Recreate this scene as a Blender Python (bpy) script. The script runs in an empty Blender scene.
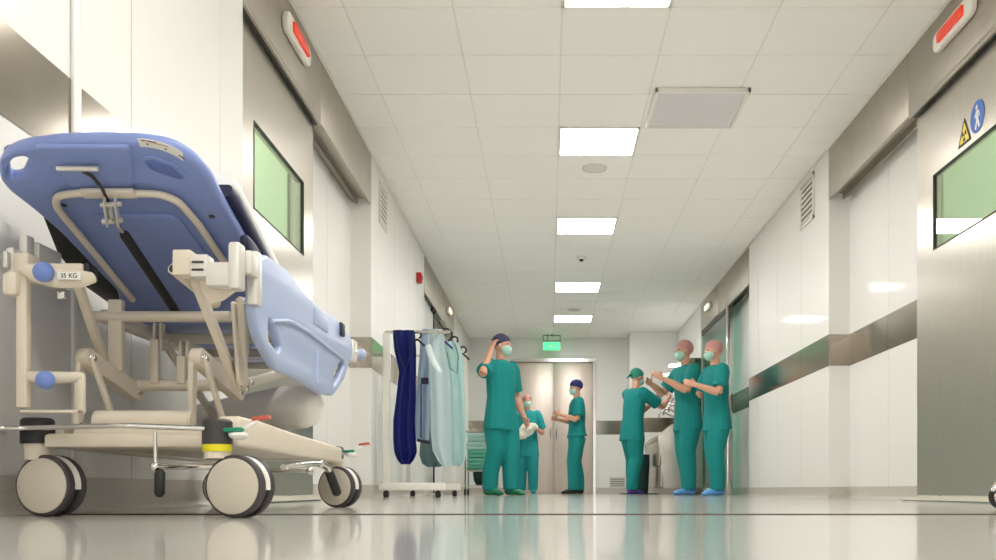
import bpy, bmesh, math, random
from mathutils import Vector, Matrix, noise
random.seed(7)
PI = math.pi
S = bpy.context.scene
COL = S.collection

# ---------------------------------------------------------------- camera, world, exposure
CH = 0.068            # camera height: the photo is taken from just above the floor
cam = bpy.data.cameras.new('camera'); co = bpy.data.objects.new('camera', cam); COL.objects.link(co)
co.location = (0, 0, CH); co.rotation_euler = (PI/2, 0, 0)
cam.sensor_width = 36; cam.lens = 980/996*36
cam.shift_x = -(549-498)/996; cam.shift_y = (489.5-280)/996
cam.clip_start = 0.02
S.camera = co
w = bpy.data.worlds.new('world'); S.world = w; w.use_nodes = True
w.node_tree.nodes['Background'].inputs[0].default_value = (1.0, .975, .945, 1)
w.node_tree.nodes['Background'].inputs[1].default_value = 0.65     # fill light added through the end left open behind the camera
LAMP = 15.0           # emission of the ceiling luminaires
S.view_settings.view_transform = 'Standard'; S.view_settings.look = 'None'
S.view_settings.gamma = 1; S.view_settings.exposure = 1.18
S.view_settings.use_curve_mapping = False

# ---------------------------------------------------------------- materials
def lin(c):
    return tuple(((v/255)/12.92 if v/255 <= .04045 else ((v/255+.055)/1.055)**2.4) for v in c)
def mat(name, rgb, rough=.5, metal=0, coat=0, emit=None, es=1, spec=None, noise_amt=0, noise_scale=8, stretch=None, bump=0, bump_scale=60, aniso=0):
    m = bpy.data.materials.new(name); m.use_nodes = True
    nt = m.node_tree; b = nt.nodes['Principled BSDF']
    c = lin(rgb)
    b.inputs['Base Color'].default_value = (*c, 1)
    b.inputs['Roughness'].default_value = rough; b.inputs['Metallic'].default_value = metal
    b.inputs['Coat Weight'].default_value = coat
    b.inputs['Coat Roughness'].default_value = .06
    if spec is not None: b.inputs['Specular IOR Level'].default_value = spec
    if aniso: b.inputs['Anisotropic'].default_value = aniso
    if emit:
        b.inputs['Emission Color'].default_value = (*lin(emit), 1); b.inputs['Emission Strength'].default_value = es
    if noise_amt or bump:
        tc = nt.nodes.new('ShaderNodeTexCoord'); mp = nt.nodes.new('ShaderNodeMapping')
        nt.links.new(tc.outputs['Object'], mp.inputs[0])
        if stretch: mp.inputs['Scale'].default_value = stretch
    if noise_amt:
        n = nt.nodes.new('ShaderNodeTexNoise'); n.inputs['Scale'].default_value = noise_scale; n.inputs['Detail'].default_value = 4
        nt.links.new(mp.outputs[0], n.inputs[0])
        r = nt.nodes.new('ShaderNodeValToRGB'); r.color_ramp.elements[0].position = .3; r.color_ramp.elements[1].position = .7
        r.color_ramp.elements[0].color = (*[v*(1-noise_amt) for v in c], 1); r.color_ramp.elements[1].color = (*[min(1, v*(1+noise_amt)) for v in c], 1)
        nt.links.new(n.outputs[0], r.inputs[0]); nt.links.new(r.outputs[0], b.inputs['Base Color'])
    if bump:
        n2 = nt.nodes.new('ShaderNodeTexNoise'); n2.inputs['Scale'].default_value = bump_scale
        nt.links.new(mp.outputs[0], n2.inputs[0])
        bp = nt.nodes.new('ShaderNodeBump'); bp.inputs['Strength'].default_value = bump; bp.inputs['Distance'].default_value = .01
        nt.links.new(n2.outputs[0], bp.inputs['Height']); nt.links.new(bp.outputs[0], b.inputs['Normal'])
    return m
def glass(name, tint, fac=.12, rough=.01):
    m = bpy.data.materials.new(name); m.use_nodes = True; nt = m.node_tree
    nt.nodes.remove(nt.nodes['Principled BSDF']); out = nt.nodes['Material Output']
    t = nt.nodes.new('ShaderNodeBsdfTransparent'); t.inputs[0].default_value = (*lin(tint), 1)
    g = nt.nodes.new('ShaderNodeBsdfGlossy'); g.inputs['Roughness'].default_value = rough
    f = nt.nodes.new('ShaderNodeFresnel'); f.inputs['IOR'].default_value = 1.5
    geo = nt.nodes.new('ShaderNodeNewGeometry'); mr = nt.nodes.new('ShaderNodeMapRange')   # same reflectance on both faces of the pane
    mr.inputs[3].default_value = 1.5; mr.inputs[4].default_value = 1/1.5
    nt.links.new(geo.outputs['Backfacing'], mr.inputs[0]); nt.links.new(mr.outputs[0], f.inputs['IOR'])
    mx = nt.nodes.new('ShaderNodeMixShader')
    nt.links.new(f.outputs[0], mx.inputs[0]); nt.links.new(t.outputs[0], mx.inputs[1]); nt.links.new(g.outputs[0], mx.inputs[2])
    nt.links.new(mx.outputs[0], out.inputs[0])
    return m
M = dict(
 wall=mat('wall_panel', (234,233,229), .46, coat=.08),
 gap=mat('panel_gap', (112,108,102), .7),
 ceil=mat('ceiling_tile', (251,251,248), .75, noise_amt=.012, noise_scale=60),
 ceilbar=mat('ceiling_bar', (240,238,232), .5),
 steel=mat('brushed_steel', (200,194,184), .30, 1, noise_amt=.035, noise_scale=9, stretch=(9,9,.5), aniso=.5),
 hsteel=mat('header_steel', (178,171,160), .42, .9, noise_amt=.05, noise_scale=5),
 band=mat('band_steel', (158,150,138), .16, 1, noise_amt=.06, noise_scale=4),
 floor=mat('terrazzo_floor', (210,207,200), .15, noise_amt=.09, noise_scale=90, coat=.4),
 joint=mat('floor_joint', (96,88,80), 1.0, spec=0),
 base=mat('terrazzo_base', (196,190,180), .35, noise_amt=.12, noise_scale=120),
 cream=mat('cream_paint', (224,213,194), .35, noise_amt=.02),
 white=mat('white_paint', (238,236,228), .4),
 offw=mat('offwhite_plastic', (226,220,206), .35),
 blue=mat('blue_plastic', (134,153,210), .38, noise_amt=.03, noise_scale=3),
 lblue=mat('light_blue_plastic', (168,183,216), .36),
 knob=mat('blue_knob', (112,138,205), .35),
 navy=mat('navy_vinyl', (24,28,66), .45),
 navyc=mat('navy_cloth', (22,38,128), .6, bump=.25, bump_scale=18),
 sheet=mat('white_sheet', (251,251,248), .8),
 black=mat('black_plastic', (28,27,28), .45),
 dgrey=mat('dark_grey_plastic', (62,58,58), .5),
 tyre=mat('grey_tyre', (66,60,62), .55),
 disc=mat('wheel_disc', (205,197,180), .35),
 chrome=mat('chrome', (215,213,208), .14, 1),
 alu=mat('cast_aluminium', (222,219,212), .33, .35),
 yellow=mat('yellow_ring', (235,225,20), .4),
 red=mat('red_plastic', (200,95,75), .4), green=mat('green_plastic', (30,140,110), .4),
 alarm=mat('alarm_red', (185,30,22), .4),
 lens=mat('red_lens', (225,60,28), .25, emit=(225,50,25), es=.12),
 wlens=mat('warm_lens', (250,225,190), .25, emit=(255,225,180), es=1.2),
 lamp=mat('light_diffuser', (255,255,255), .5, emit=(255,252,247), es=LAMP),
 exitm=mat('exit_green', (60,210,120), .4, emit=(80,240,140), es=.7),
 track=mat('door_track', (40,38,36), .5),
 teal=mat('teal_scrubs', (4,134,132), .85, bump=.3, bump_scale=14),
 teal2=mat('teal_scrubs_light', (20,142,144), .85, bump=.3, bump_scale=14),
 skin=mat('skin', (214,160,132), .5), mask=mat('mask_mint', (178,214,200), .8),
 capn=mat('cap_navy', (40,46,104), .8), capg=mat('cap_green', (45,140,118), .8), capp=mat('cap_rose', (196,142,134), .8), capd=mat('cap_grey', (66,66,92), .8),
 shoeg=mat('shoe_green', (14,120,82), .6), shoeb=mat('shoe_cover_blue', (92,160,226), .6), shoek=mat('shoe_black', (30,28,30), .5), shoep=mat('shoe_purple', (96,76,160), .6),
 ap1=mat('apron_pale', (222,238,240), .6, bump=.3, bump_scale=14), ap2=mat('apron_bluegrey', (178,196,214), .6, bump=.3, bump_scale=14),
 ap3=mat('apron_aqua', (206,234,232), .6, bump=.3, bump_scale=14), ap4=mat('apron_greygreen', (112,138,140), .6, bump=.3, bump_scale=14), bind=mat('apron_binding', (34,40,60), .6),
 linen=mat('linen_mint', (120,205,180), .85), linenw=mat('linen_pale', (196,236,226), .85),
 roomg=mat('green_room_paint', (230,238,224), .7), roomc=mat('room_ceiling', (225,232,220), .8), dbag=mat('dark_bag', (34,66,66), .7),
 sblue=mat('sign_blue', (30,92,180), .4), syel=mat('sign_yellow', (236,208,60), .4), sblk=mat('sign_black', (32,30,30), .5), swht=mat('sign_white', (240,240,240), .5),
 ink=mat('print_ink', (70,60,60), .6), label=mat('label_film', (236,236,228), .45),
 glassg=glass('door_glass_green', (240,246,236)), glasst=glass('door_glass_teal', (208,234,226)),
 eye=mat('eye', (40,30,26), .3), paper=mat('paper_white', (232,232,214), .8),
 vent=mat('vent_white', (226,224,216), .5), ventd=mat('vent_dark', (120,118,112), .7),
 farsteel=mat('far_door_steel', (222,208,198), .42, .6, noise_amt=.05, noise_scale=3, stretch=(6,6,.6)),
)

# ---------------------------------------------------------------- builders
def root_loc(o):
    v = Vector((0,0,0))
    while o: v += o.location; o = o.parent
    return v
def obj(name, bm, m, parent=None, smooth=40, origin=None):
    """link a bmesh whose vertices are in world coordinates as ONE object"""
    if isinstance(bm, bpy.types.Mesh): me = bm
    else:
        if len(bm.faces): bmesh.ops.recalc_face_normals(bm, faces=bm.faces)
        me = bpy.data.meshes.new(name); bm.to_mesh(me); bm.free()
    me.name = name
    if not isinstance(m, (list, tuple)): m = [m]
    if len(me.materials): me.materials.clear()
    for k in m: me.materials.append(k)
    if parent: off = root_loc(parent)
    elif origin is not None: off = Vector(origin)
    else:
        xs=[v.co.x for v in me.vertices]; ys=[v.co.y for v in me.vertices]; zs=[v.co.z for v in me.vertices]
        off = Vector(((min(xs)+max(xs))/2, (min(ys)+max(ys))/2, min(zs)))
    me.transform(Matrix.Translation(-off))
    if smooth:
        me.shade_smooth(); me.set_sharp_from_angle(angle=math.radians(smooth))
    o = bpy.data.objects.new(name, me); COL.objects.link(o)
    if parent: o.parent = parent
    else: o.location = off
    return o
def thing(name, loc, label, cat, group=None):
    o = bpy.data.objects.new(name, None); COL.objects.link(o); o.location = loc; o.empty_display_size = .05
    return tag(o, label, cat, group)
def tag(o, label, cat, group=None, kind=None):
    o['label'] = label; o['category'] = cat
    if group: o['group'] = group
    if kind: o['kind'] = kind
    return o
def struct(name, bm, m, parent=None, label=None, smooth=40):
    o = obj(name, bm, m, parent, smooth)
    if not parent: o['kind'] = 'structure'
    if label: o['label'] = label
    return o
def B(): return bmesh.new()
def box(bm, a, b, bev=0, mi=0, rot=None):
    a = Vector(a); b = Vector(b); c = (a+b)/2; s = b-a
    r = bmesh.ops.create_cube(bm, size=1, matrix=Matrix.Translation(c) @ (rot.to_4x4() if rot else Matrix()) @ Matrix.Diagonal((*s, 1)))
    fs = {f for v in r['verts'] for f in v.link_faces}
    for f in fs: f.material_index = mi
    if bev:
        es = list({e for v in r['verts'] for e in v.link_edges})
        rr = bmesh.ops.bevel(bm, geom=es, offset=bev, segments=2, affect='EDGES', profile=.5)
        for f in rr['faces']: f.material_index = mi
    return bm
def frame_of(d, up=Vector((0,0,1))):
    d = d.normalized()
    if abs(d.dot(up)) > .97: up = Vector((0,1,0))
    x = d.cross(up).normalized(); y = x.cross(d).normalized()
    return x, y
def bar(bm, p, q, wd, ht, bev=0, up=(0,0,1), mi=0):
    p = Vector(p); q = Vector(q); d = q-p; x, y = frame_of(d, Vector(up))
    mtx = Matrix((( x.x, d.normalized().x, y.x), (x.y, d.normalized().y, y.y), (x.z, d.normalized().z, y.z)))
    mm = Matrix.Translation((p+q)/2) @ mtx.to_4x4() @ Matrix.Diagonal((wd, d.length, ht, 1))
    r = bmesh.ops.create_cube(bm, size=1, matrix=mm)
    for f in {f for v in r['verts'] for f in v.link_faces}: f.material_index = mi
    if bev:
        es = list({e for v in r['verts'] for e in v.link_edges})
        bmesh.ops.bevel(bm, geom=es, offset=bev, segments=2, affect='EDGES', profile=.5)
    return bm
def rounded(pts, r, n=5):
    """round the corners of a polyline"""
    pts = [Vector(p) for p in pts]; out = [pts[0]]
    for i in range(1, len(pts)-1):
        a, b, c = pts[i-1], pts[i], pts[i+1]
        l = min(r, (a-b).length*.45, (c-b).length*.45)
        p0 = b+(a-b).normalized()*l; p1 = b+(c-b).normalized()*l
        for k in range(n+1):
            t = k/n; out.append((1-t)**2*p0 + 2*t*(1-t)*b + t*t*p1)
    out.append(pts[-1]); return out
def tube(bm, pts, r, seg=12, caps=True, rnd=0, side=None, mi=0):
    """tube along pts; r number, list of numbers or list of (a,b) half-axes; side = axis that carries b"""
    pts = [Vector(p) for p in pts]
    if rnd: pts = rounded(pts, rnd)
    n = len(pts)
    rs = r if isinstance(r, (list, tuple)) else [r]*n
    rings = []
    prev = None
    for i, p in enumerate(pts):
        d = (pts[min(i+1, n-1)] - pts[max(i-1, 0)])
        d.normalize()
        if side is not None:
            sx = Vector(side); sx = (sx - d*sx.dot(d)).normalized(); fx = sx.cross(d)
        else:
            if prev is None: fx, sx = frame_of(d)
            else:
                fx = (prev - d*prev.dot(d)).normalized(); sx = fx.cross(d)
            prev = fx
        ra, rb = rs[i] if isinstance(rs[i], (tuple, list)) else (rs[i], rs[i])
        rings.append([bm.verts.new(p + fx*math.cos(2*PI*k/seg)*ra + sx*math.sin(2*PI*k/seg)*rb) for k in range(seg)])
    fs = []
    for a, b in zip(rings, rings[1:]):
        for k in range(seg): fs.append(bm.faces.new((a[k], a[(k+1)%seg], b[(k+1)%seg], b[k])))
    if caps: fs.append(bm.faces.new(rings[0][::-1])); fs.append(bm.faces.new(rings[-1]))
    for f in fs: f.material_index = mi
    return bm
def ball(bm, c, r, seg=16, mi=0, rot=None):
    r = r if isinstance(r, (tuple, list)) else (r, r, r)
    q = bmesh.ops.create_uvsphere(bm, u_segments=seg, v_segments=max(6, seg*2//3), radius=1, matrix=Matrix.Translation(c) @ (rot.to_4x4() if rot else Matrix()) @ Matrix.Diagonal((*r, 1)))
    for f in {f for v in q['verts'] for f in v.link_faces}: f.material_index = mi
    return bm
def lathe(bm, c, ax, prof, seg=32, mi=0):
    """revolve prof [(radius, distance along ax)] around ax through c"""
    c = Vector(c); ax = Vector(ax).normalized(); x, y = frame_of(ax)
    rings = []
    for r, d in prof:
        if r < 1e-6: rings.append([bm.verts.new(c+ax*d)])
        else: rings.append([bm.verts.new(c+ax*d+(x*math.cos(2*PI*k/seg)+y*math.sin(2*PI*k/seg))*r) for k in range(seg)])
    for a, b in zip(rings, rings[1:]):
        for k in range(seg):
            k2 = (k+1) % seg
            if len(a) == 1 and len(b) == 1: continue
            if len(a) == 1: f = bm.faces.new((a[0], b[k2], b[k]))
            elif len(b) == 1: f = bm.faces.new((a[k], a[k2], b[0]))
            else: f = bm.faces.new((a[k], a[k2], b[k2], b[k]))
            f.material_index = mi
    return bm
def plate(outline, th, fn, holes=(), bev=.004, rnd=.0):
    """solid plate from a 2-D outline with holes; fn maps (u, v, w) to the world, w in -th/2..th/2"""
    cu = bpy.data.curves.new('plate', 'CURVE'); cu.dimensions = '2D'; cu.fill_mode = 'BOTH'
    cu.extrude = max(1e-4, th/2-bev); cu.offset = -bev; cu.bevel_depth = bev; cu.bevel_resolution = 2
    for poly in [outline]+list(holes):
        sp = cu.splines.new('POLY'); sp.points.add(len(poly)-1); sp.use_cyclic_u = True
        for p, (x, y) in zip(sp.points, poly): p.co = (x, y, 0, 1)
    o = bpy.data.objects.new('plate', cu); COL.objects.link(o)
    dg = bpy.context.evaluated_depsgraph_get()
    me = bpy.data.meshes.new_from_object(o.evaluated_get(dg))
    bpy.data.objects.remove(o)
    bm = bmesh.new(); bm.from_mesh(me); bpy.data.meshes.remove(me)
    bmesh.ops.remove_doubles(bm, verts=bm.verts, dist=1e-5)
    for v in bm.verts: v.co = Vector(fn(v.co.x, v.co.y, v.co.z))
    return bm
def round_poly(pts, r, n=6):
    """round every corner of a closed 2-D polygon; r number or list"""
    out = []; N = len(pts)
    for i in range(N):
        a = Vector(pts[i-1]); b = Vector(pts[i]); c = Vector(pts[(i+1)%N])
        ri = r[i] if isinstance(r, (list, tuple)) else r
        l = min(ri, (a-b).length*.48, (c-b).length*.48)
        p0 = b+(a-b).normalized()*l; p1 = b+(c-b).normalized()*l
        for k in range(n+1):
            t = k/n; q = (1-t)**2*p0+2*t*(1-t)*b+t*t*p1; out.append((q.x, q.y))
    return out
def text_bm(s, size, fn, depth=.0006):
    cu = bpy.data.curves.new('text', 'FONT'); cu.body = s; cu.size = size; cu.extrude = depth; cu.align_x = 'CENTER'; cu.align_y = 'CENTER'
    o = bpy.data.objects.new('text', cu); COL.objects.link(o)
    me = bpy.data.meshes.new_from_object(o.evaluated_get(bpy.context.evaluated_depsgraph_get()))
    bpy.data.objects.remove(o); bm = bmesh.new(); bm.from_mesh(me); bpy.data.meshes.remove(me)
    for v in bm.verts: v.co = Vector(fn(v.co.x, v.co.y, v.co.z))
    return bm
def remesh(bm, voxel, smooth_it=2):
    me = bpy.data.meshes.new('r'); bm.to_mesh(me); bm.free()
    o = bpy.data.objects.new('r', me); COL.objects.link(o)
    m = o.modifiers.new('r', 'REMESH'); m.mode = 'VOXEL'; m.voxel_size = voxel
    if smooth_it:
        s = o.modifiers.new('s', 'SMOOTH'); s.iterations = smooth_it; s.factor = .5
    r = bpy.data.meshes.new_from_object(o.evaluated_get(bpy.context.evaluated_depsgraph_get()))
    bpy.data.objects.remove(o); bpy.data.meshes.remove(me)
    return r
def copy_tree(o, parent=None):
    c = o.copy(); COL.objects.link(c)
    if parent: c.parent = parent
    for ch in list(o.children): copy_tree(ch, c)
    return c

# ---------------------------------------------------------------- corridor shell
XL, XR, H = -1.41, 2.18, 2.723          # wall planes and ceiling height
RL, RR = -1.576, 2.343                  # planes of the walls in the door recesses
HB = 2.325                              # underside of the door headers
BL, BR = .105, .090                     # baseboard heights
Z0, Z1 = 1.032, 1.276                   # the steel band
Y0, YF = -3.5, 17.2

bm = B(); 
def quad(bm, x0,x1,y0,y1,z0,z1, mi=0): box(bm, (x0,y0,z0), (x1,y1,z1), mi=mi)
# floor: slabs separated by thin joints
js = [Y0-1.5, -1.3, 2.67, 6.6, 10.6, 14.4, YF+.1]
for a, b in zip(js, js[1:]): box(bm, (-3.2, a+.005, -.1), (6.0, b-.005, 0))
box(bm, (-3.2, Y0-1.5, -.12), (6.0, YF+.1, -.004), mi=1)
box(bm, (RL, 2.60, -.01), (XR, 2.74, .0006), mi=1)
struct('floor', bm, [M['floor'], M['joint']], smooth=0)
# ceiling: tiles in a flush T-bar grid
bm = B(); T = .5965; TX = .6
gx = [.072+TX*k for k in range(-3, 5)]; gy = [7.185+T*k for k in range(-18, 18)]
lights = [(.072, 7.185+T*k) for k in (-16, -12, -8, -4, 0, 4, 9, 13)]
def lit(x, y): return any(abs(x-a) < .05 and abs(y-b) < .05 for a, b in lights)
for i in range(len(gx)-1):
    for j in range(len(gy)-1):
        x0 = max(gx[i]+.006, XL); x1 = min(gx[i+1]-.006, XR)
        if lit(gx[i], gy[j]) or x1 <= x0: continue
        box(bm, (x0, gy[j]+.005, H+.001), (x1, min(gy[j+1], 18)-.005, H+.02))
for x in gx:
    if XL < x < XR: box(bm, (x-.010, Y0, H+.004), (x+.010, YF+.1, H+.03), mi=1)
for y in gy: box(bm, (XL, y-.010, H+.004), (XR, y+.010, H+.03), mi=1)
box(bm, (RL-.3, Y0, H+.06), (RR+.3, YF+.3, H+.1))
struct('ceiling', bm, [M['ceil'], M['ceilbar']], smooth=0)

def panel_wall(bm, X, side, ys, z0, z1, th=.03):
    """vertical wall panels between the y positions, seams left as 4 mm gaps over a backing"""
    s = side
    for a, b in zip(ys, ys[1:]):
        box(bm, (min(X, X+s*th), a+.003, z0), (max(X, X+s*th), b-.003, z1), mi=0)
    box(bm, (min(X+s*.012, X+s*.12), ys[0]+.002, z0), (max(X+s*.012, X+s*.12), ys[-1]-.002, z1), mi=1)
# left wall (s=-1: the wall's body lies to -x)
bm = B(); ys1 = [-3.5, -2.6, -1.7, -.8, .1, 1.0, 2.0, 2.9, 3.31, 4.2, 4.515]
panel_wall(bm, XL, -1, ys1, BL, H)
ys2 = [7.76, 8.05, 8.95, 9.85, 10.5, 11.08]; panel_wall(bm, XL, -1, ys2, BL, H)
ys3 = [14.5, 15.4, 16.3, 17.2]; panel_wall(bm, XL, -1, ys3, BL, H)
panel_wall(bm, RL, -1, [6.0, 6.96, 7.76], BL, HB+.2); panel_wall(bm, RL, -1, [11.08, 12.0, 12.9, 13.7, 14.5], BL, HB+.2)
for y, s in ((7.76, 1), (14.5, 1), (11.08, -1), (4.515, -1)):
    box(bm, (RL, min(y, y+s*.03), BL), (XL-.002, max(y, y+s*.03), H))
struct('wall_left', bm, [M['wall'], M['gap']], smooth=0)
bm = B(); ysr1 = [-3.5, -2.6, -1.7, -.8, .1, 1.0, 1.9, 2.8, 3.6, 4.3]; panel_wall(bm, XR, 1, ysr1, BR, H)
ysr2 = [7.63, 8.47, 9.37, 10.2, 10.68]; panel_wall(bm, XR, 1, ysr2, BR, H)
panel_wall(bm, XR, 1, [14.05, 15.2, 16.5], BR, H)
panel_wall(bm, RR, 1, [5.9, 6.77, 7.63], BR, HB+.2); panel_wall(bm, RR, 1, [10.68, 11.5, 12.3, 13.2, 14.05], BR, HB+.2)
for y, s in ((7.63, 1), (14.05, 1), (10.68, -1), (4.3, -1)):
    box(bm, (XR+.002, min(y, y+s*.03), BR), (RR, max(y, y+s*.03), H))
struct('wall_right', bm, [M['wall'], M['gap']], smooth=0)
# far wall with the nearer partition at its right
bm = B(); box(bm, (RL, YF, 0), (-.63, YF+.15, H)); box(bm, (.80, YF, 0), (RR, YF+.15, H)); box(bm, (-.63, YF, 2.33), (.80, YF+.15, H)); box(bm, (-.63, YF+.13, 0), (.8, YF+.15, 2.4))
struct('wall_far', bm, M['wall'], smooth=0)
bm = B(); box(bm, (1.36, 16.5, 0), (RR+.3, YF-.002, H)); struct('wall_partition', bm, M['wall'], smooth=0)
# steel band as strips
def strips(bm, X, side, ys, z0, z1):
    for a, b in zip(ys, ys[1:]): box(bm, (min(X, X-side*.003), a+.003, z0), (max(X, X-side*.003), b-.003, z1), .0)
bm = B(); strips(bm, XL, -1, ys1[5:], Z0, Z1); strips(bm, XL, -1, ys2, Z0, Z1); strips(bm, XL, -1, ys3, Z0, Z1)
strips(bm, RL, -1, [6.03, 6.96, 7.76], Z0, Z1); strips(bm, RL, -1, [11.08, 12.0, 12.9, 13.7, 14.5], Z0, Z1)
box(bm, (RL, 7.757, Z0), (XL, 7.76, Z1)); box(bm, (RL, 14.497, Z0), (XL, 14.5, Z1))
struct('trim_1', bm, M['band'], smooth=0, label='brushed steel impact band on left wall')
bm = B(); strips(bm, XR, 1, ysr1[5:], Z0, Z1); strips(bm, XR, 1, ysr2, Z0, Z1)
strips(bm, RR, 1, [5.95, 6.77, 7.63], Z0, Z1); strips(bm, RR, 1, [10.68, 11.5, 12.3, 13.2, 14.05], Z0, Z1)
box(bm, (XR, 7.627, Z0), (RR, 7.63, Z1))
struct('trim_2', bm, M['band'], smooth=0, label='brushed steel impact band on right wall')
bm = B(); box(bm, (XL, YF-.003, Z0), (-.63, YF, Z1)); box(bm, (.80, YF-.003, Z0), (1.36, YF, Z1)); box(bm, (1.36, 16.497, Z0), (2.18, 16.5, Z1))
struct('trim_3', bm, M['band'], smooth=0, label='steel band across the far wall')
# baseboards with a small cove at the foot
def baseboard(bm, X, s, a, b, h):
    prof = [(0, h), (0, .03), (.004, .015), (.012, .005), (.028, .0005), (-.03, .0005), (-.03, h)]
    va = [bm.verts.new((X-s*p, a, z)) for p, z in prof]; vb = [bm.verts.new((X-s*p, b, z)) for p, z in prof]
    n = len(prof)
    for k in range(n): bm.faces.new((va[k], va[(k+1)%n], vb[(k+1)%n], vb[k]))
    bm.faces.new(va); bm.faces.new(vb[::-1])
bm = B()
for a, b in ((-3.5, 4.515), (7.76, 11.08), (14.5, 17.2)): baseboard(bm, XL, -1, a, b, BL)
for a, b in ((6.0, 7.76), (11.08, 14.5)): baseboard(bm, RL, -1, a, b, BL)
box(bm, (RL, 7.75, 0), (XL, 7.79, BL)); box(bm, (RL, 14.49, 0), (XL, 14.53, BL)); struct('baseboard_left', bm, M['base'])
bm = B()
for a, b in ((-3.5, 4.3), (7.63, 10.68), (14.05, 16.5)): baseboard(bm, XR, 1, a, b, BR)
for a, b in ((5.9, 7.63), (10.68, 14.05)): baseboard(bm, RR, 1, a, b, BR)
box(bm, (XR, 7.62, 0), (RR, 7.66, BR)); struct('baseboard_right', bm, M['base'])
bm = B(); box(bm, (XL, YF-.012, 0), (-.65, YF-.001, .1)); box(bm, (.82, YF-.012, 0), (1.36, YF-.001, .1)); box(bm, (1.36, 16.488, 0), (XR, 16.499, .1)); struct('baseboard_far', bm, M['base'])
# vertical corner strip proud of the left wall
bm = B(); box(bm, (XL, 2.885, BL), (XL+.012, 2.935, H), .004); struct('trim_4', bm, M['wall'], label='raised white vertical joint strip on near left wall')
bm = B(); box(bm, (XL, -3.5, H-.012), (XL+.02, YF, H), .002); box(bm, (XR-.02, -3.5, H-.012), (XR, 16.5, H), .002); struct('trim_5', bm, M['white'], label='white ceiling edge moulding')

# steel door headers
def header(name, X, s, a, b, j, idx):
    bm = B(); th = .165
    x0, x1 = sorted((X-s*.004, X+s*.02))
    for p, q in ((a, j), (j, b)): box(bm, (x0, p+.003, HB), (x1, q-.003, H-.004), .002)
    x2, x3 = sorted((X-s*.006, X+s*.010)); box(bm, (x2, a, HB-.02), (x3, j-.01, HB+.01), .002)
    xr0, xr1 = sorted((X+s*.05, X+s*th))
    box(bm, (xr0, a, HB+.05), (xr1, b-.002, HB+.07))
    # running rails seen under the header
    for k in range(3): box(bm, (min(X+s*(.105+.018*k), X+s*(.112+.018*k)), a, HB+.01*k), (max(X+s*(.105+.018*k), X+s*(.112+.018*k)), b-.002, HB+.05))
    o = struct(name, bm, [M['hsteel']], label='brushed steel header over sliding doors')
    bm = B(); q0, q1 = sorted((X+s*.011, X+s*.0385)); box(bm, (q0, a, HB-.012), (q1, j-.012, HB+.05)); 
    obj('track', bm, M['track'], o)
    return o
header('trim_6', XL, -1, 4.515, 7.76, 6.05, 1); header('trim_7', XR, 1, 4.3, 7.63, 5.93, 2)
header('trim_8', XL, -1, 11.08, 14.5, 13.0, 3); header('trim_9', XR, 1, 10.68, 14.05, 12.6, 4)

# big stainless sliding doors with a window
def sliding_door(name, X, s, ya, yb, wy0, wy1, label, m='steel', gm='glassg', wz=(1.447, 1.883)):
    th = .045; x0, x1 = sorted((X, X+s*th)); wz0, wz1 = wz
    bm = B()
    box(bm, (x0, ya, .036), (x1, wy0, HB+.02)); box(bm, (x0, wy1, .036), (x1, yb, HB+.02))
    box(bm, (x0, wy0, .036), (x1, wy1, wz0)); box(bm, (x0, wy0, wz1), (x1, wy1, HB+.02))
    bmesh.ops.remove_doubles(bm, verts=bm.verts, dist=1e-5)
    d = struct(name, bm, M[m], label=label, smooth=0)
    bm = B(); t = .007; a0, a1 = sorted((X-s*.003, X+s*.02))
    for (p, q, r, u) in ((wy0, wy1, wz0, wz0+t), (wy0, wy1, wz1-t, wz1), (wy0, wy0+t, wz0, wz1), (wy1-t, wy1, wz0, wz1)):
        box(bm, (a0, p, r), (a1, q, u))
    obj('window_gasket', bm, M['track'], d)
    bm = B(); g0, g1 = sorted((X+s*.006, X+s*.012)); box(bm, (g0, wy0+t, wz0+t), (g1, wy1-t, wz1-t)); obj('window_pane', bm, M[gm], d)
    bm = B(); g0, g1 = sorted((X-s*.002, X+s*.03)); box(bm, (g0, ya, .006), (g1, yb-.02, .032)); obj('door_sweep', bm, M['offw'], d)
    return d
sliding_door('door_1', -1.45, -1, 4.5, 6.02, 4.81, 5.79, 'closed stainless steel sliding door on the left')
sliding_door('door_2', 2.22, 1, 4.30, 5.91, 4.68, 5.66, 'closed stainless steel sliding door on the right')
def floor_track(name, X0, X1, a, b):
    bm = B(); box(bm, (X0, a, .0), (X1, b, .006), mi=0); box(bm, (X0-.012, a, 0), (X0, b, .004), mi=1)
    struct(name, bm, [M['track'], M['chrome']])
floor_track('trim_10', -1.405, -1.385, 4.52, 5.95); floor_track('trim_11', 2.13, 2.15, 4.3, 5.9)
# green tiled rooms glimpsed through the door windows
def side_room(name, x0, x1, y0, y1, door_s):
    bm = B()
    xi = x1 if door_s < 0 else x0      # side facing the corridor
    xo = x0 if door_s < 0 else x1
    box(bm, (min(xo, xo+door_s*.05), y0, 0), (max(xo, xo+door_s*.05), y1, 2.7))
    box(bm, (x0, y0-.05, 0), (x1, y0, 2.7)); box(bm, (x0, y1, 0), (x1, y1+.05, 2.7))
    struct(name, bm, M['roomg'], smooth=0)
    bm = B(); box(bm, (x0, y0, 2.7), (x1, y1, 2.75)); struct(name.replace('wall', 'ceiling'), bm, M['roomg'], smooth=0)
    bm = B(); xm = (x0+x1)/2; ym = (y0+y1)/2; box(bm, (xm-.3, ym-.3, 2.67), (xm+.3, ym+.3, 2.698), .005)
    o = thing('room_fill_light', (xm, ym, 2.67), 'added fill light in the green room behind the %s door window' % ('left' if door_s < 0 else 'right'), 'light')
    obj('diffuser', bm, M['roomfill'], o)  # glowing panel added to brighten the room behind the window
M['roomfill'] = mat('room_fill', (255,255,255), .5, emit=(245,255,240), es=9)
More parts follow.
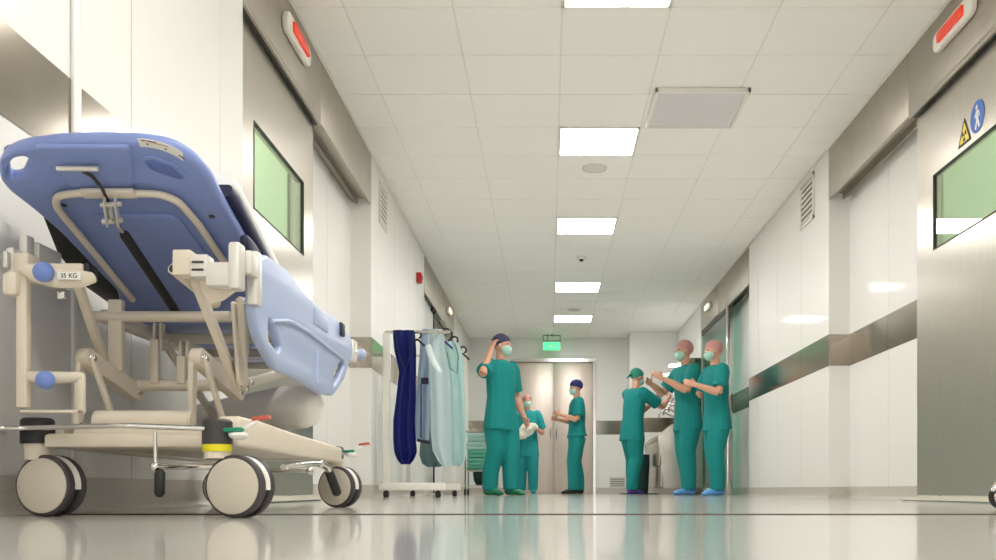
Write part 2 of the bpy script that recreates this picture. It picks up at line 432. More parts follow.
side_room('wall_left_room', -3.1, RL-.02, 4.5, 5.97, -1); side_room('wall_right_room', RR+.02, 4.6, 4.0, 5.87, 1)
# blue pedestrian disc and radiation triangle on the right door (plane x = 2.22)
xs = 2.2185
o = thing('walking_sign', (xs, 5.075, 1.92), 'round blue sign with white walking figure on right steel door', 'sign')
bm = B(); lathe(bm, (xs, 5.075, 2.0), (-1,0,0), [(0,0),(.083,0),(.083,.001),(0,.001)], 40); obj('sign_disc', bm, M['sblue'], o)
def sfn(cy, cz, k=1): return lambda u, v, w: (xs-.0018+w*.0, cy-u*k, cz+v*k) if abs(w) < 1e-9 else (xs-.0018-(.0006 if w > 0 else -.0006), cy-u*k, cz+v*k)
bm = B()
def bar2(bm, p, q, t):   # a thin bar on the sign plane, p,q=(u,v)
    f = sfn(5.075, 2.0); bar(bm, f(*p, 0), f(*q, 0), t, .0012, up=(1,0,0))
lathe(bm, (xs-.001, 5.075+.006, 2.05), (-1,0,0), [(0,0),(.013,0),(.013,.0012),(0,.0012)], 16)
for p, q, t in (((-.002,.034),(.0,-.012),.030), ((0,-.008),(-.02,-.062),.015), ((.003,-.008),(.024,-.058),.015), ((-.006,.03),(-.03,.002),.010), ((.005,.032),(.024,.016),.010), ((.024,.016),(.03,-.006),.009)): bar2(bm, p, q, t)
obj('walking_figure', bm, M['swht'], o)
o = thing('radiation_sign', (xs, 5.23, 1.90), 'yellow and black triangular radiation warning sign on right steel door', 'sign')
def tri(r): return [(r*math.cos(a), r*math.sin(a)) for a in (PI/2, PI/2+2*PI/3, PI/2+4*PI/3)]
cy, cz = 5.232, 1.958
for nm, r, rr, off, m in (('sign_border', .098, .012, .0006, 'sblk'), ('sign_face', .070, .006, .0014, 'syel')):
    obj(nm, plate(round_poly(tri(r), rr), .001, lambda u,v,w,off=off: (xs-off-w, cy-u, cz+v), bev=.0002), M[m], o)
bm = B(); lathe(bm, (xs-.0018, cy, cz), (-1,0,0), [(0,0),(.006,0),(.006,.001),(0,.001)], 14)
for k in range(3):
    a0 = PI/2+PI/3+2*PI/3*k-PI/6; a1 = a0+PI/3; pts = [(.010*math.cos(a0+(a1-a0)*t/6), .010*math.sin(a0+(a1-a0)*t/6)) for t in range(7)]+[(.031*math.cos(a1-(a1-a0)*t/6), .031*math.sin(a1-(a1-a0)*t/6)) for t in range(7)]
    vs = [bm.verts.new((xs-.0026, cy-u, cz+v)) for u, v in pts]; f = bm.faces.new(vs)
    r = bmesh.ops.extrude_face_region(bm, geom=[f]); 
    for v in r['geom']:
        if isinstance(v, bmesh.types.BMVert): v.co.x += .001
obj('trefoil', bm, M['sblk'], o)

# warning lamps on the headers
def warn_lamp(X, s, y, label, m='lens', sc=1.0):
    o = thing('warning_lamp', (X, y, 2.50), label, 'lamp')
    L = .25*sc; hh = .055*sc; z = 2.545
    fn = lambda u, v, w: (X+s*(-.019+w), y+u, z+v)
    obj('housing', plate(round_poly([(-L,-hh),(L,-hh),(L,hh),(-L,hh)], .06*sc), .036, fn, bev=.010), M['white'], o)
    fn2 = lambda u, v, w: (X+s*(-.042+w), y+u, z+v)
    obj('lens', plate(round_poly([(-L*.66,-hh*.52),(L*.66,-hh*.52),(L*.66,hh*.52),(-L*.66,hh*.52)], .015*sc), .018, fn2, bev=.005), M[m], o)
warn_lamp(XL-(-1)*.004, -1, 5.40, 'white lamp with red lens above the left steel door')
warn_lamp(XR-.004, 1, 5.22, 'white lamp with red lens above the right steel door')
warn_lamp(XL+.004, -1, 13.6, 'small pale lamp on the far left door header', 'wlens', .8)
warn_lamp(XR-.004, 1, 13.3, 'small lit pale lamp on the far right door header', 'wlens', .8)

# ceiling lights
for i, (x, y) in enumerate(lights):
    where = ['behind the camera', 'behind the camera', 'behind the camera', 'nearest, cut by the top picture edge', 'second nearest, beside the raised ceiling panel', 'third nearest, beyond the round speaker', 'second farthest, beyond the small sensor', 'farthest, above the exit sign'][i]
    o = thing('ceiling_light', (x+.3, y+.3, H), 'square white recessed ceiling light, '+where if i > 2 else 'square white recessed ceiling light outside the picture, '+['far behind the viewpoint', 'right above the viewpoint', 'over the head of the stretcher'][i], 'light', 'square ceiling lights along the corridor')
    bm = B(); e = .012
    for a in ((x+.006, y+.006, x+.594, y+.006+e), (x+.006, y+T-.006-e, x+.594, y+T-.006), (x+.006, y+.006, x+.006+e, y+T-.006), (x+.594-e, y+.006, x+.594, y+T-.006)):
        box(bm, (a[0], a[1], H-.006), (a[2], a[3], H+.03))
    obj('light_frame', bm, M['white'], o)
    bm = B(); box(bm, (x+.018, y+.018, H-.004), (x+.582, y+T-.018, H+.004), .002); obj('diffuser', bm, M['lamp'], o)
# raised ceiling panel, speaker, sensor, exit sign, alarm, vents
o = thing('ceiling_panel', (1.01, 6.8, H-.03), 'square raised white ceiling panel right of the second light', 'panel')
bm = B(); x0, x1, y0, y1 = .70, 1.335, 6.47, 7.13
for a in ((x0, y0, x1, y0+.025), (x0, y1-.025, x1, y1), (x0, y0, x0+.025, y1), (x1-.025, y0, x1, y1)): box(bm, (a[0], a[1], H-.032), (a[2], a[3], H), .004)
obj('panel_frame', bm, M['white'], o)
bm = B(); box(bm, (x0+.02, y0+.02, H-.024), (x1-.02, y1-.02, H-.002)); obj('panel_face', bm, mat('panel_grey', (222,222,224), .7), o)
def speaker(x, y, r, lab):
    o = thing('ceiling_speaker', (x, y, H-.014), lab, 'speaker')
    bm = B(); lathe(bm, (x, y, H), (0,0,-1), [(0,.008),(r*.84,.010),(r*.86,.004),(r*.88,.014),(r*.97,.010),(r,0),(0,0)], 36); obj('grille', bm, M['vent'], o)
speaker(.375, 8.09, .105, 'round white ceiling speaker beyond the second light')
speaker(.37, 14.45, .10, 'small round ceiling disc beside the farthest light')
o = thing('ceiling_sensor', (.37, 11.2, H-.05), 'small white ceiling sensor with dark eye between the lights', 'sensor')
bm = B(); lathe(bm, (.37, 11.2, H), (0,0,-1), [(0,.03),(.04,.028),(.055,.018),(.06,0),(0,0)], 24); obj('sensor_housing', bm, M['white'], o)
bm = B(); ball(bm, (.37, 11.19, H-.035), (.024,.024,.018)); obj('sensor_eye', bm, M['dgrey'], o)
o = thing('exit_sign', (.05, 16.75, 2.45), 'glowing green exit sign hanging before the far double door', 'sign')
bm = B(); box(bm, (-.10, 16.73, 2.45), (.19, 16.77, 2.585), .006); obj('sign_panel', bm, M['exitm'], o)
bm = B(); zt = H
for x in (-.10, .19): box(bm, (x-.006, 16.74, 2.585), (x+.006, 16.76, 2.70))
box(bm, (-.10, 16.74, 2.69), (.19, 16.76, 2.703)); box(bm, (-.10, 16.74, 2.60), (.19, 16.76, 2.61)); box(bm, (-.03, 16.74, 2.6), (-.02, 16.76, 2.723)); box(bm, (.04, 16.74, 2.7), (.06, 16.76, 2.723))
obj('hanger_frame', bm, M['dgrey'], o)
bm = B(); bar(bm, (.0, 16.728, 2.518), (.09, 16.728, 2.518), .004, .018, up=(0,0,1)); bar(bm, (.09, 16.728, 2.518), (.06, 16.728, 2.545), .004, .014); bar(bm, (.09, 16.728, 2.518), (.06, 16.728, 2.49), .004, .014)
obj('sign_arrow', bm, M['swht'], o)
bm = B(); box(bm, (XL+.001, 10.40, 2.27), (XL+.055, 10.50, 2.375), .008); o = obj('fire_alarm', bm, M['alarm']); tag(o, 'small red fire alarm box high on the left wall', 'alarm')
bm = B(); ball(bm, (XL+.056, 10.45, 2.322), (.008,.03,.03)); obj('sounder_face', bm, mat('alarm_dark', (140,22,18), .5), o)
def vent(X, s, y0, y1, z0, z1, lab, n=7, axis='y'):
    def P(u, z, d):    # u along the wall, d proud of it
        return (X-s*d, u, z) if axis == 'y' else (u, X-s*d, z)
    def bx(bm, u0, u1, z0_, z1_, d0, d1):
        a = Vector(P(u0, z0_, d0)); b = Vector(P(u1, z1_, d1)); box(bm, [min(i, j) for i, j in zip(a, b)], [max(i, j) for i, j in zip(a, b)])
    o = thing('wall_vent', P((y0+y1)/2, z0, 0), lab, 'vent')
    bm = B(); t = (z1-z0)*.07
    for u0, u1, a, b in ((y0, y1, z0, z0+t), (y0, y1, z1-t, z1), (y0, y0+t, z0, z1), (y1-t, y1, z0, z1)): bx(bm, u0, u1, a, b, .001, .014)
    obj('vent_frame', bm, M['vent'], o)
    bm = B(); bx(bm, y0+t, y1-t, z0+t, z1-t, .001, .003); obj('vent_backing', bm, M['ventd'], o)
    bm = B(); hgt = (z1-z0-2*t)/n
    for k in range(n):
        z = z0+t+hgt*(k+.5); bx(bm, y0+t, y1-t, z-hgt*.26, z+hgt*.2, .004, .012)
    obj('louvres', bm, M['vent'], o)
    return o
vent(XL, -1, 8.11, 8.47, 2.285, 2.63, 'white louvred vent high on the left wall')
vent(XR, 1, 8.04, 8.46, 2.30, 2.68, 'white louvred vent high on the right wall')
vent(YF, 1, 1.06, 1.34, .10, .285, 'low steel grille in the far wall beside the woman', 5, 'x')

# far double door
bm = B(); t = .05
box(bm, (-.66, YF-.05, 0), (-.61, YF+.1, 2.36)); box(bm, (.77, YF-.05, 0), (.82, YF+.1, 2.36)); box(bm, (-.61, YF-.05, 2.30), (.77, YF+.1, 2.36))
d = struct('door_3', bm, M['chrome'], label='polished steel frame of the closed double door at the corridor end', smooth=0)
for x0, x1, hx in ((-.605, .078, .03), (.084, .765, .13)):
    bm = B(); box(bm, (x0, YF+.01, .01), (x1, YF+.05, 2.295), .003); lf = obj('door_leaf', bm, M['farsteel'], d)
    bm = B(); tube(bm, [(hx, YF+.008, .95), (hx, YF-.03, .95), (hx, YF-.03, 1.15), (hx, YF+.008, 1.15)], .008, 8, rnd=.01); obj('pull_handle', bm, M['chrome'], lf)

# second right door: a glass sliding leaf with a steel leading post
d = None
bm = B(); box(bm, (2.165, 11.93, .012), (2.235, 12.0, HB+.03), .004); d = struct('door_4', bm, M['chrome'], label='steel edge post of the glass sliding door on the right')
bm = B(); box(bm, (2.195, 12.0, .03), (2.205, 14.02, HB-.05)); obj('glass_leaf', bm, M['glasst'], d)
bm = B(); box(bm, (2.185, 12.0, HB-.06), (2.215, 14.02, HB-.005)); obj('top_rail', bm, M['track'], d)
bm = B(); box(bm, (2.185, 12.0, .008), (2.215, 14.02, .05)); obj('bottom_rail', bm, M['steel'], d)
# second left door: steel leaf
bm = B(); box(bm, (-1.50, 11.12, .02), (-1.46, 12.4, HB), .003); d = struct('door_5', bm, M['wall'], label='white sliding door leaf in the far left recess')
bm = B(); box(bm, (-1.458, 12.33, .02), (-1.445, 12.40, HB)); obj('edge_post', bm, M['track'], d)
bm = B(); box(bm, (-1.47, 12.1, HB-.05), (-1.43, 12.25, HB+.02), .01); ball(bm, (-1.44, 12.3, HB-.03), .03); obj('roller', bm, M['track'], d)

# ---------------------------------------------------------------- hospital stretcher parked along the left wall
bed = thing('hospital_stretcher', (-1.06, 3.0, 0), 'blue and cream hospital stretcher with raised head end, parked at left wall', 'stretcher')
# -- casters: two discs on a turned axle, fender between, cream stem
def caster(x, y, ang, stem, r=.078, stem_top=.185):
    """(x,y) = centre of the front disc's face; ang = turn of the axle away from +Y towards +X"""
    ax = Vector((math.sin(ang), math.cos(ang), 0)); c = Vector((x, y, r))
    fw = Vector((math.cos(ang), -math.sin(ang), 0))
    cen = c+ax*.034
    wheels = []
    bm = B(); sc = cen-fw*.012 + Vector((0,0,0))
    sx, sy = stem
    tube(bm, [(sx, sy, .142), (sx, sy, stem_top)], .031, 24)
    st = obj('caster', bm, M['cream'], bed)
    for k, off in ((0, 0), (1, .046)):
        bm = B(); p = c+ax*off; s = 1
        lathe(bm, p, ax, [(0,.0),(r*.86,.0),(r*.90,-.001),(r*.975,.002),(r,.007),(r,.017),(r*.97,.022),(0,.022)], 48)
        wh = obj('wheel', bm, M['tyre'], st)
        bm = B(); 
        if k == 0: lathe(bm, p, -ax, [(r*.885,-.001),(r*.88,.0035),(r*.80,.006),(r*.3,.009),(0,.010)], 48)
        else: lathe(bm, p+ax*.022, ax, [(r*.885,-.001),(r*.88,.0035),(r*.80,.006),(0,.010)], 48)
        q = obj('wheel_disc', bm, M['disc'], st)
    bm = B()   # fender: a half drum between the discs
    pa = c+ax*.0235; pb = c+ax*.0445; n = 20
    ra = [bm.verts.new(pa+(fw*math.cos(t)+Vector((0,0,1))*math.sin(t))*r*.985) for t in [(-.12+PI*1.2*k/n) for k in range(n+1)]]
    rb = [bm.verts.new(pb+(fw*math.cos(t)+Vector((0,0,1))*math.sin(t))*r*.985) for t in [(-.12+PI*1.2*k/n) for k in range(n+1)]]
    ca = bm.verts.new(pa); cb = bm.verts.new(pb)
    for k in range(n):
        bm.faces.new((ra[k], ra[k+1], rb[k+1], rb[k])); bm.faces.new((ca, ra[k+1], ra[k])); bm.faces.new((cb, rb[k], rb[k+1]))
    bm.faces.new((ca, ra[0], rb[0], cb)); bm.faces.new((ca, cb, rb[-1], ra[-1]))
    obj('fender', bm, M['white'], st)
    bm = B(); lathe(bm, pa, ax, [(0,0),(r*.9,0),(r*.9,.02),(0,.02)], 28); obj('inner_hub', bm, M['black'], st)
    return st, (sx, sy)
c1, s1 = caster(-1.262, 2.44, math.radians(10), (-1.288, 2.468), .0775)
c2, s2 = caster(-.750, 2.325, math.radians(12), (-.796, 2.352), .0755)
c3, s3 = caster(-.808, 3.70, math.radians(21), (-.815, 3.735), .078)
c4, s4 = caster(-1.31, 3.90, math.radians(10), (-1.31, 3.93), .078)
bm = B(); tube(bm, [(s2[0], s2[1], .159), (s2[0], s2[1], .177)], .0345, 28); obj('yellow_ring', bm, M['yellow'], c2)
# black / grey caps above the front casters
for nm, s, zt, m, dx in (('left', s1, .247, 'black', 0), ('right', s2, .236, 'dgrey', 0)):
    bm = B(); tube(bm, [(s[0]+dx, s[1], .183 if nm == 'left' else .176), (s[0]+dx, s[1], zt-.006), (s[0]+dx, s[1], zt)], [.040, .040, .034] if nm == 'left' else [.0355, .0355, .030], 28)
    obj('caster_cap', bm, M[m], bed)
bm = B(); box(bm, (s3[0]-.03, s3[1]-.05, .180), (s3[0]+.028, s3[1]+.03, .232), .008); obj('caster_cap', bm, M['black'], bed)
bm = B(); box(bm, (s4[0]-.03, s4[1]-.05, .185), (s4[0]+.028, s4[1]+.03, .24), .008); obj('caster_cap', bm, M['black'], bed)
# brake pedals with a green and a red tip
def pedal(x, y, z, k=1.0):
    bm = B(); ball(bm, (x+.018*k, y, z), (.022*k, .03*k, .011*k)); bar(bm, (x-.03*k, y+.01, z+.004), (x+.02*k, y, z+.004), .022*k, .012*k, .004)
    p = obj('brake_pedal', bm, M['white'], bed)
    bm = B(); bar(bm, (x-.012*k, y-.012*k, z+.012*k), (x+.034*k, y-.016*k, z+.014*k), .020*k, .010*k, .004); obj('green_pedal_tip', bm, M['green'], p)
    bm = B(); bar(bm, (x+.045*k, y+.02*k, z+.040*k), (x+.088*k, y+.02*k, z+.046*k), .022*k, .010*k, .004); obj('red_pedal_tip', bm, M['red'], p)
    bm = B(); bar(bm, (x+.01*k, y+.01*k, z+.006*k), (x+.06*k, y+.02*k, z+.038*k), .016*k, .008*k, .003); obj('pedal_arm', bm, M['white'], p)
pedal(s2[0]+.036, s2[1]-.01, .197); pedal(s3[0]+.05, s3[1]-.03, .20, .95)
# lower foot bars: chrome drop bar, black grips
bm = B(); xb = -.932; yb = 2.32
tube(bm, [(xb, yb, .205), (xb, yb, .128)], .0042, 10); ball(bm, (xb, yb, .122), .012); tube(bm, [(xb, yb, .122), (xb+.16, yb+.22, .127)], .008, 10)
dr = obj('pedal_rod', bm, M['chrome'], bed)
bm = B(); tube(bm, [(xb+.010, yb-.005, .114), (xb+.013, yb-.005, .108), (xb+.012, yb-.005, .058), (xb+.011, yb-.005, .050)], [.008, .0125, .0125, .006], 12); obj('grip', bm, M['black'], dr)
bm = B(); tube(bm, [(-.80, 2.95, .135), (-.775, 3.15, .15), (-.775, 3.30, .155)], .010, 10); ball(bm, (-.775, 3.32, .155), .014)
tube(bm, [(-.775, 3.33, .155), (-.775, 3.40, .150), (-.765, 3.46, .118)], .013, 12, rnd=.03)
dr = obj('pedal_rod', bm, M['chrome'], bed)
bm = B(); tube(bm, [(-.772, 3.43, .135), (-.752, 3.47, .060)], [.016, .017], 14); ball(bm, (-.752, 3.47, .060), .017); obj('grip', bm, M['black'], dr)
bm = B(); tube(bm, [(-1.0, 3.0, .125), (-.72, 2.95, .125)], .007, 10); ball(bm, (-.72, 2.95, .125), .012); obj('cross_pedal', bm, M['chrome'], bed)
# chassis
bm = B()
fn = lambda u, v, w: (-.800+w, u, v)
side_prof = round_poly([(2.43,.176),(3.66,.168),(3.66,.224),(2.95,.240),(2.62,.252),(2.44,.252)], .02)
left_prof = round_poly([(2.53,.176),(3.88,.168),(3.88,.220),(2.95,.235),(2.54,.238)], .02)
obj('chassis_beam', plate(side_prof, .055, fn, bev=.008), M['cream'], bed)
obj('chassis_beam', plate(left_prof, .055, lambda u, v, w: (-1.285+w, u, v), bev=.008), M['cream'], bed)
bm = B(); box(bm, (-1.255, 2.43, .172), (-.83, 2.50, .207), .01); obj('front_crossmember', bm, M['cream'], bed)
bm = B(); box(bm, (-1.25, 3.55, .175), (-.83, 3.64, .22), .01); obj('rear_crossmember', bm, M['cream'], bed)
bm = B(); tube(bm, [(-1.172, 2.53, .245), (-1.168, 2.53, .245), (-.925, 2.53, .245), (-.920, 2.53, .245)], [.022, .027, .027, .022], 24, side=(0,1,0)); box(bm, (-1.22, 2.50, .175), (-.86, 3.40, .232), .015); obj('base_cover', bm, M['cream'], bed)
# rolled cream bolster stowed across the base
rb = B(); tube(rb, [(-1.30, 3.62, .33), (-1.25, 3.58, .33), (-1.05, 3.42, .335), (-.88, 3.27, .340), (-.81, 3.24, .340), (-.775, 3.225, .339), (-.752, 3.22, .338)], [.045, .058, .065, .073, .070, .058, .034], 28)
obj('storage_bolster', rb, mat('bolster_vinyl', (244,240,233), .45), bed, smooth=80)
# chrome bumper rail along the head end
bm = B(); tube(bm, [(-1.40, 2.52, .212), (-1.345, 2.36, .216), (s1[0]-.0, s1[1]-.055, .219), (-1.0, 2.285, .2175), (s2[0]-.01, s2[1]-.02, .213)], .0062, 12, rnd=.03); obj('bumper_rail', bm, M['chrome'], bed)
# -- scissor lift
def link(p, q, wd, th, name='lift_link', hole=True, m='cream'):
    """flat link bar in a Y-Z plane with rounded ends and pivot bolts"""
    p = Vector(p); q = Vector(q); d = (q-p); L = d.length; d.normalize()
    x = Vector((1,0,0)); x = (x-d*x.dot(d)).normalized(); n = x.cross(d)
    pts = []; r = wd/2
    for k in range(9): a = PI/2+PI*k/8; pts.append((r*math.cos(a), r*math.sin(a)))
    for k in range(9): a = -PI/2+PI*k/8; pts.append((L+r*math.cos(a), r*math.sin(a)))
    o = obj(name, plate(pts, th, lambda u, v, w: p+d*u+n*v+x*w, bev=min(.003, th*.3)), M[m], bed)
    bm = B()
    for c in (p, q): lathe(bm, c-x*(th/2+.003), x, [(0,0),(.007,0),(.009,.003),(.009,th+.003),(.007,th+.006),(0,th+.006)], 12)
    obj('pivot_bolt', bm, M['chrome'], o); return o
for X in (-1.243, -.945):
    bm = B(); link((X+.014, 2.60, .418), (X+.034, 2.86, .352), .050, .030)
    link((X, 2.60, .418), (X+.006, 2.575, .235), .034, .014)
    link((X+.030, 2.605, .415), (X+.060, 2.68, .235), .022, .012)
# lower cross tube and its brackets
bm = B(); tube(bm, [(-1.235, 2.86, .372), (-.90, 2.86, .372)], .017, 18); obj('cross_tube', bm, M['cream'], bed)
for x, zt in ((-1.145, .505), (-1.068, .455)):
    bm = B(); box(bm, (x-.012, 2.838, .375), (x+.012, 2.862, zt), .003); o = obj('upright', bm, M['cream'], bed)
    bm = B(); box(bm, (x-.013, 2.86, zt-.03), (x-.004, 2.89, zt+.05), .003); box(bm, (x+.006, 2.86, zt-.03), (x+.015, 2.89, zt+.05), .003); obj('clevis', bm, M['cream'], o)
# upper crossbar on which the back section rests
bm = B(); tube(bm, [(-1.285, 2.75, .553), (-.895, 2.75, .553)], .0155, 18); obj('cross_tube', bm, M['cream'], bed)
# struts below the bumper arms
for a, b, wd in (((-1.155, 2.40, .575), (-1.228, 2.72, .405), .024), ((-.858, 2.38, .575), (-.846, 2.66, .345), .026), ((-.80, 2.55, .56), (-.835, 2.68, .345), .018)):
    link(a, b, wd, .02, 'strut')
bm = B(); box(bm, (-1.235, 2.74, .40), (-1.195, 2.765, .60), .004); obj('frame_plate', bm, M['cream'], bed)
obj('frame_plate', plate(round_poly([(2.60,.345),(2.65,.345),(2.72,.56),(2.55,.56)], .015), .010, lambda u, v, w: (-.825+w, u, v), holes=[round_poly([(2.62,.42),(2.655,.42),(2.67,.52),(2.60,.52)], .012)], bev=.003), M['cream'], bed)
# litter frame rails that run to the foot end
for X in (-1.26, -.86):
    bm = B(); bar(bm, (X, 2.78, .560), (X, 3.92, .560), .03, .04, .005); obj('litter_rail', bm, M['cream'], bed)
for y in (3.2, 3.55, 3.9):
    bm = B(); bar(bm, (-1.26, y, .560), (-.86, y, .560), .03, .03, .004); obj('litter_crossbar', bm, M['cream'], bed)
link((-1.20, 3.05, .53), (-1.17, 3.55, .27), .03, .014); link((-.90, 2.95, .39), (-.87, 3.45, .50), .03, .014)
# -- platform sections
bx0, bx1 = -1.335, -.825; bxc = (bx0+bx1)/2; hw = (bx1-bx0)/2
HY, HZ, KY, KZ = 2.285, .893, 3.06, .640         # head edge and knee of the back section
dL = math.hypot(KY-HY, KZ-HZ); dv = Vector((0, (KY-HY)/dL, (KZ-HZ)/dL)); nn = Vector((0, dv.z, -dv.y))  # nn points down and to the front: the underside
def bp(u, v, w=0): return Vector((bxc+u, HY, HZ)) + dv*v + nn*w      # u across, v from head to knee, w out of the underside
def pp(px, py, w=.028):
    """point of the panel's underside (u, v) read from the photograph"""
    r = Vector(((px-549)/980, 1, (489.5-py)/980)); o = Vector((0,0,CH)); q = Vector((bxc, HY, HZ)) + nn*w
    t = (q-o).dot(nn)/r.dot(nn); p = o+r*t-q
    return (p.x, p.dot(dv))
out_old = round_poly([(-hw*.93, .0), (hw*.80, .0), (hw*1.0, .19), (hw, dL), (-hw, dL), (-hw, .10)], [.075, .10, .12, .03, .03, .09], 8)
out = round_poly([pp(24,142,.012), pp(60,137,.012), pp(100,136,.012), pp(140,137,.012), pp(172,142,.012), pp(196,156,.012), pp(212,174,.012), pp(222,196,.012), pp(240,228,.012), (hw*.99, .56), (hw, dL), (-hw, dL), pp(118,288,.012), pp(96,266,.012), pp(60,228,.012), pp(32,204,.012), pp(6,184,.012), pp(-2,170,.012), pp(1,156,.012), pp(10,147,.012)], .03, 4)
h1 = round_poly([pp(8,162), pp(26,158), pp(28,164), pp(21,178), pp(10,180)], .012)
h2 = round_poly([pp(143,159), pp(152,157), pp(172,164), pp(186,175), pp(182,179), pp(166,174), pp(150,168)], .01)
def shape_panel(bm):
    """dish the moulding: the rim curls down over the outer 3 cm"""
    return bm
back = obj('back_section', plate(out, .036, lambda u, v, w: bp(u, v, w+.010), holes=[h1], bev=.015), M['blue'], bed, smooth=60)
# moulded relief on the underside: raised middle field, two lower fields
obj('moulded_field', plate(round_poly([pp(32,144), pp(131,144), pp(134,187), pp(74,187)], .02), .014, lambda u, v, w: bp(u, v, w+.030), bev=.007), M['blue'], back, smooth=60)
obj('moulded_field', plate(round_poly([(-hw*.42, .27), (hw*.46, .27), (hw*.56, .62), (-hw*.50, .62)], .04), .012, lambda u, v, w: bp(u, v, w+.030), bev=.006), M['blue'], back, smooth=60)
bm = plate(h2, .02, lambda u, v, w: bp(u, v, w+.024), bev=.006); obj('grip_recess', bm, mat('recess_blue', (98,118,186), .4), back)
bm = plate(round_poly([pp(140,157), pp(150,154), pp(172,161), pp(190,176), pp(187,178), pp(171,164), pp(152,158), pp(143,160)], .006), .006, lambda u, v, w: bp(u, v, w+.030), bev=.002)
obj('grip_rim', bm, M['blue'], back)
# printed label along the curved corner
def arc(t): # t 0..1 along the corner
    a = Vector(pp(137,138)); b = Vector(pp(164,139)); c = Vector(pp(183,153)); return (1-t)**2*a+2*t*(1-t)*b+t*t*c
lb = [tuple(arc(k/10)) for k in range(11)]; inner = [(p[0]-.004-.006*k/10, p[1]+.029) for k, p in enumerate(lb)][::-1]
lo = obj('instruction_label', plate(lb+inner, .0015, lambda u, v, w: bp(u, v, w+.0290), bev=.0003), M['label'], back)
lo['label'] = 'white printed instruction label'
bm = B()
for t, l in ((.06,.010), (.16,.012), (.28,.010)):
    p = arc(t)+Vector((0,.005)); bar(bm, bp(p.x, p.y, .0302), bp(p.x+l, p.y+.001, .0302), .0022, .001, up=nn)
p = arc(.12); vs = [bm.verts.new(bp(p.x, p.y+.020, .0303)), bm.verts.new(bp(p.x+.006, p.y+.020, .0303)), bm.verts.new(bp(p.x+.003, p.y+.012, .0303))]; bm.faces.new(vs)
for t in (.55, .88, .93, .98): p = arc(t)+Vector((-.006,.018)); bar(bm, bp(p.x, p.y, .0302), bp(p.x+.005, p.y+.002, .0302), .003, .001, up=nn)
obj('print', bm, M['ink'], lo)
bm = B(); p = arc(.2)+Vector((0,.007)); q = arc(.62)+Vector((0,.006)); bar(bm, bp(p.x, p.y, .0303), bp(q.x, q.y, .0303), .0012, .001, up=nn); obj('red_line', bm, M['red'], lo)
# screws
for u, v in ((-hw*.62, .235), (hw*.80, .285)):
    bm = B(); lathe(bm, bp(u, v, .027), nn, [(.009,0),(.008,.002),(.004,.003),(0,.003)], 14); obj('screw', bm, M['dgrey'], back)
# beige U-shaped support tube
bm = B(); w0 = .046
tube(bm, [bp(*pp(x, y, w0), w0) for x, y in ((133,300),(56,207),(56,196),(78,193),(110,193),(160,194),(178,201),(197,222),(224,262))], .0095, 14, rnd=.03)
st = obj('support_tube', bm, M['cream'], back)
bm = B(); bar(bm, bp(*pp(82,192,w0), w0+.004), bp(*pp(136,192,w0), w0+.004), .030, .012, .003, up=nn); obj('tube_bracket', bm, M['cream'], st)
# release lever
bm = B(); tube(bm, [bp(*pp(57,168.5,.052), .052), bp(*pp(98,169,.052), .052)], .0062, 12); rl = obj('release_handle', bm, M['alu'], back)
bm = B(); tube(bm, [bp(*pp(x,y,.055), .055) for x, y in ((83,171),(92,176),(102,188),(108,201))], .0045, 10); obj('lever_rod', bm, M['dgrey'], rl)
# clevis and gas spring
bm = B()
def q_(x, y, w): return bp(*pp(x, y, w), w)
for dx in (0, 11): bar(bm, q_(104+dx, 200, .07), q_(108+dx, 224, .085), .005, .026, .002, up=nn)
tube(bm, [q_(101, 205, .072), q_(121, 204, .072)], .006, 10); tube(bm, [q_(103, 222, .085), q_(122, 220, .085)], .007, 10); bar(bm, q_(110, 205, .062), q_(112, 220, .075), .012, .014, .003, up=nn)
cv = obj('spring_clevis', bm, M['alu'], back)
g0 = q_(114, 219, .085); g1 = Vector((-1.055, 2.80, .560))
bm = B(); tube(bm, [g0, g0.lerp(g1, .14)], .006, 10); obj('piston_rod', bm, M['chrome'], cv)
bm = B(); tube(bm, [g0.lerp(g1, .12), g0.lerp(g1, .14), g0.lerp(g1, .97), g1], [.008, .0125, .0125, .008], 16); obj('gas_spring', bm, M['black'], back)
bm = B(); lathe(bm, g1+Vector((.01,0,0)), (1,0,0), [(0,0),(.012,0),(.012,.03),(0,.03)], 14); obj('spring_end', bm, M['black'], back)
# second black support on the far side below the left edge
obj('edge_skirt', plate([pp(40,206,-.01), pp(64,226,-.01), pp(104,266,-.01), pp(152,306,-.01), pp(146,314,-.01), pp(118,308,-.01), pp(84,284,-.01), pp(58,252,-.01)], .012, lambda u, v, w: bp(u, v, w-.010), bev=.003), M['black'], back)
bm = B(); box(bm, (-1.33, 2.50, .60), (-1.30, 2.62, .70), .008); obj('side_rail_bracket', bm, M['alu'], bed)
# foot / seat section
fout = round_poly([(bx0, 3.07), (bx1, 3.07), (bx1, 3.92), (bx1-.05, 3.98), (bx0+.05, 3.98), (bx0, 3.92)], .03)
seat = obj('foot_section', plate(fout, .034, lambda u, v, w: (u, v, .605+w), bev=.012), M['blue'], bed)
bm = B(); tube(bm, [(-.79, 3.93, .615), (-.77, 3.97, .615)], .020, 16); ball(bm, (-.765, 3.975, .615), .024); obj('corner_bumper', bm, M['lblue'], bed)
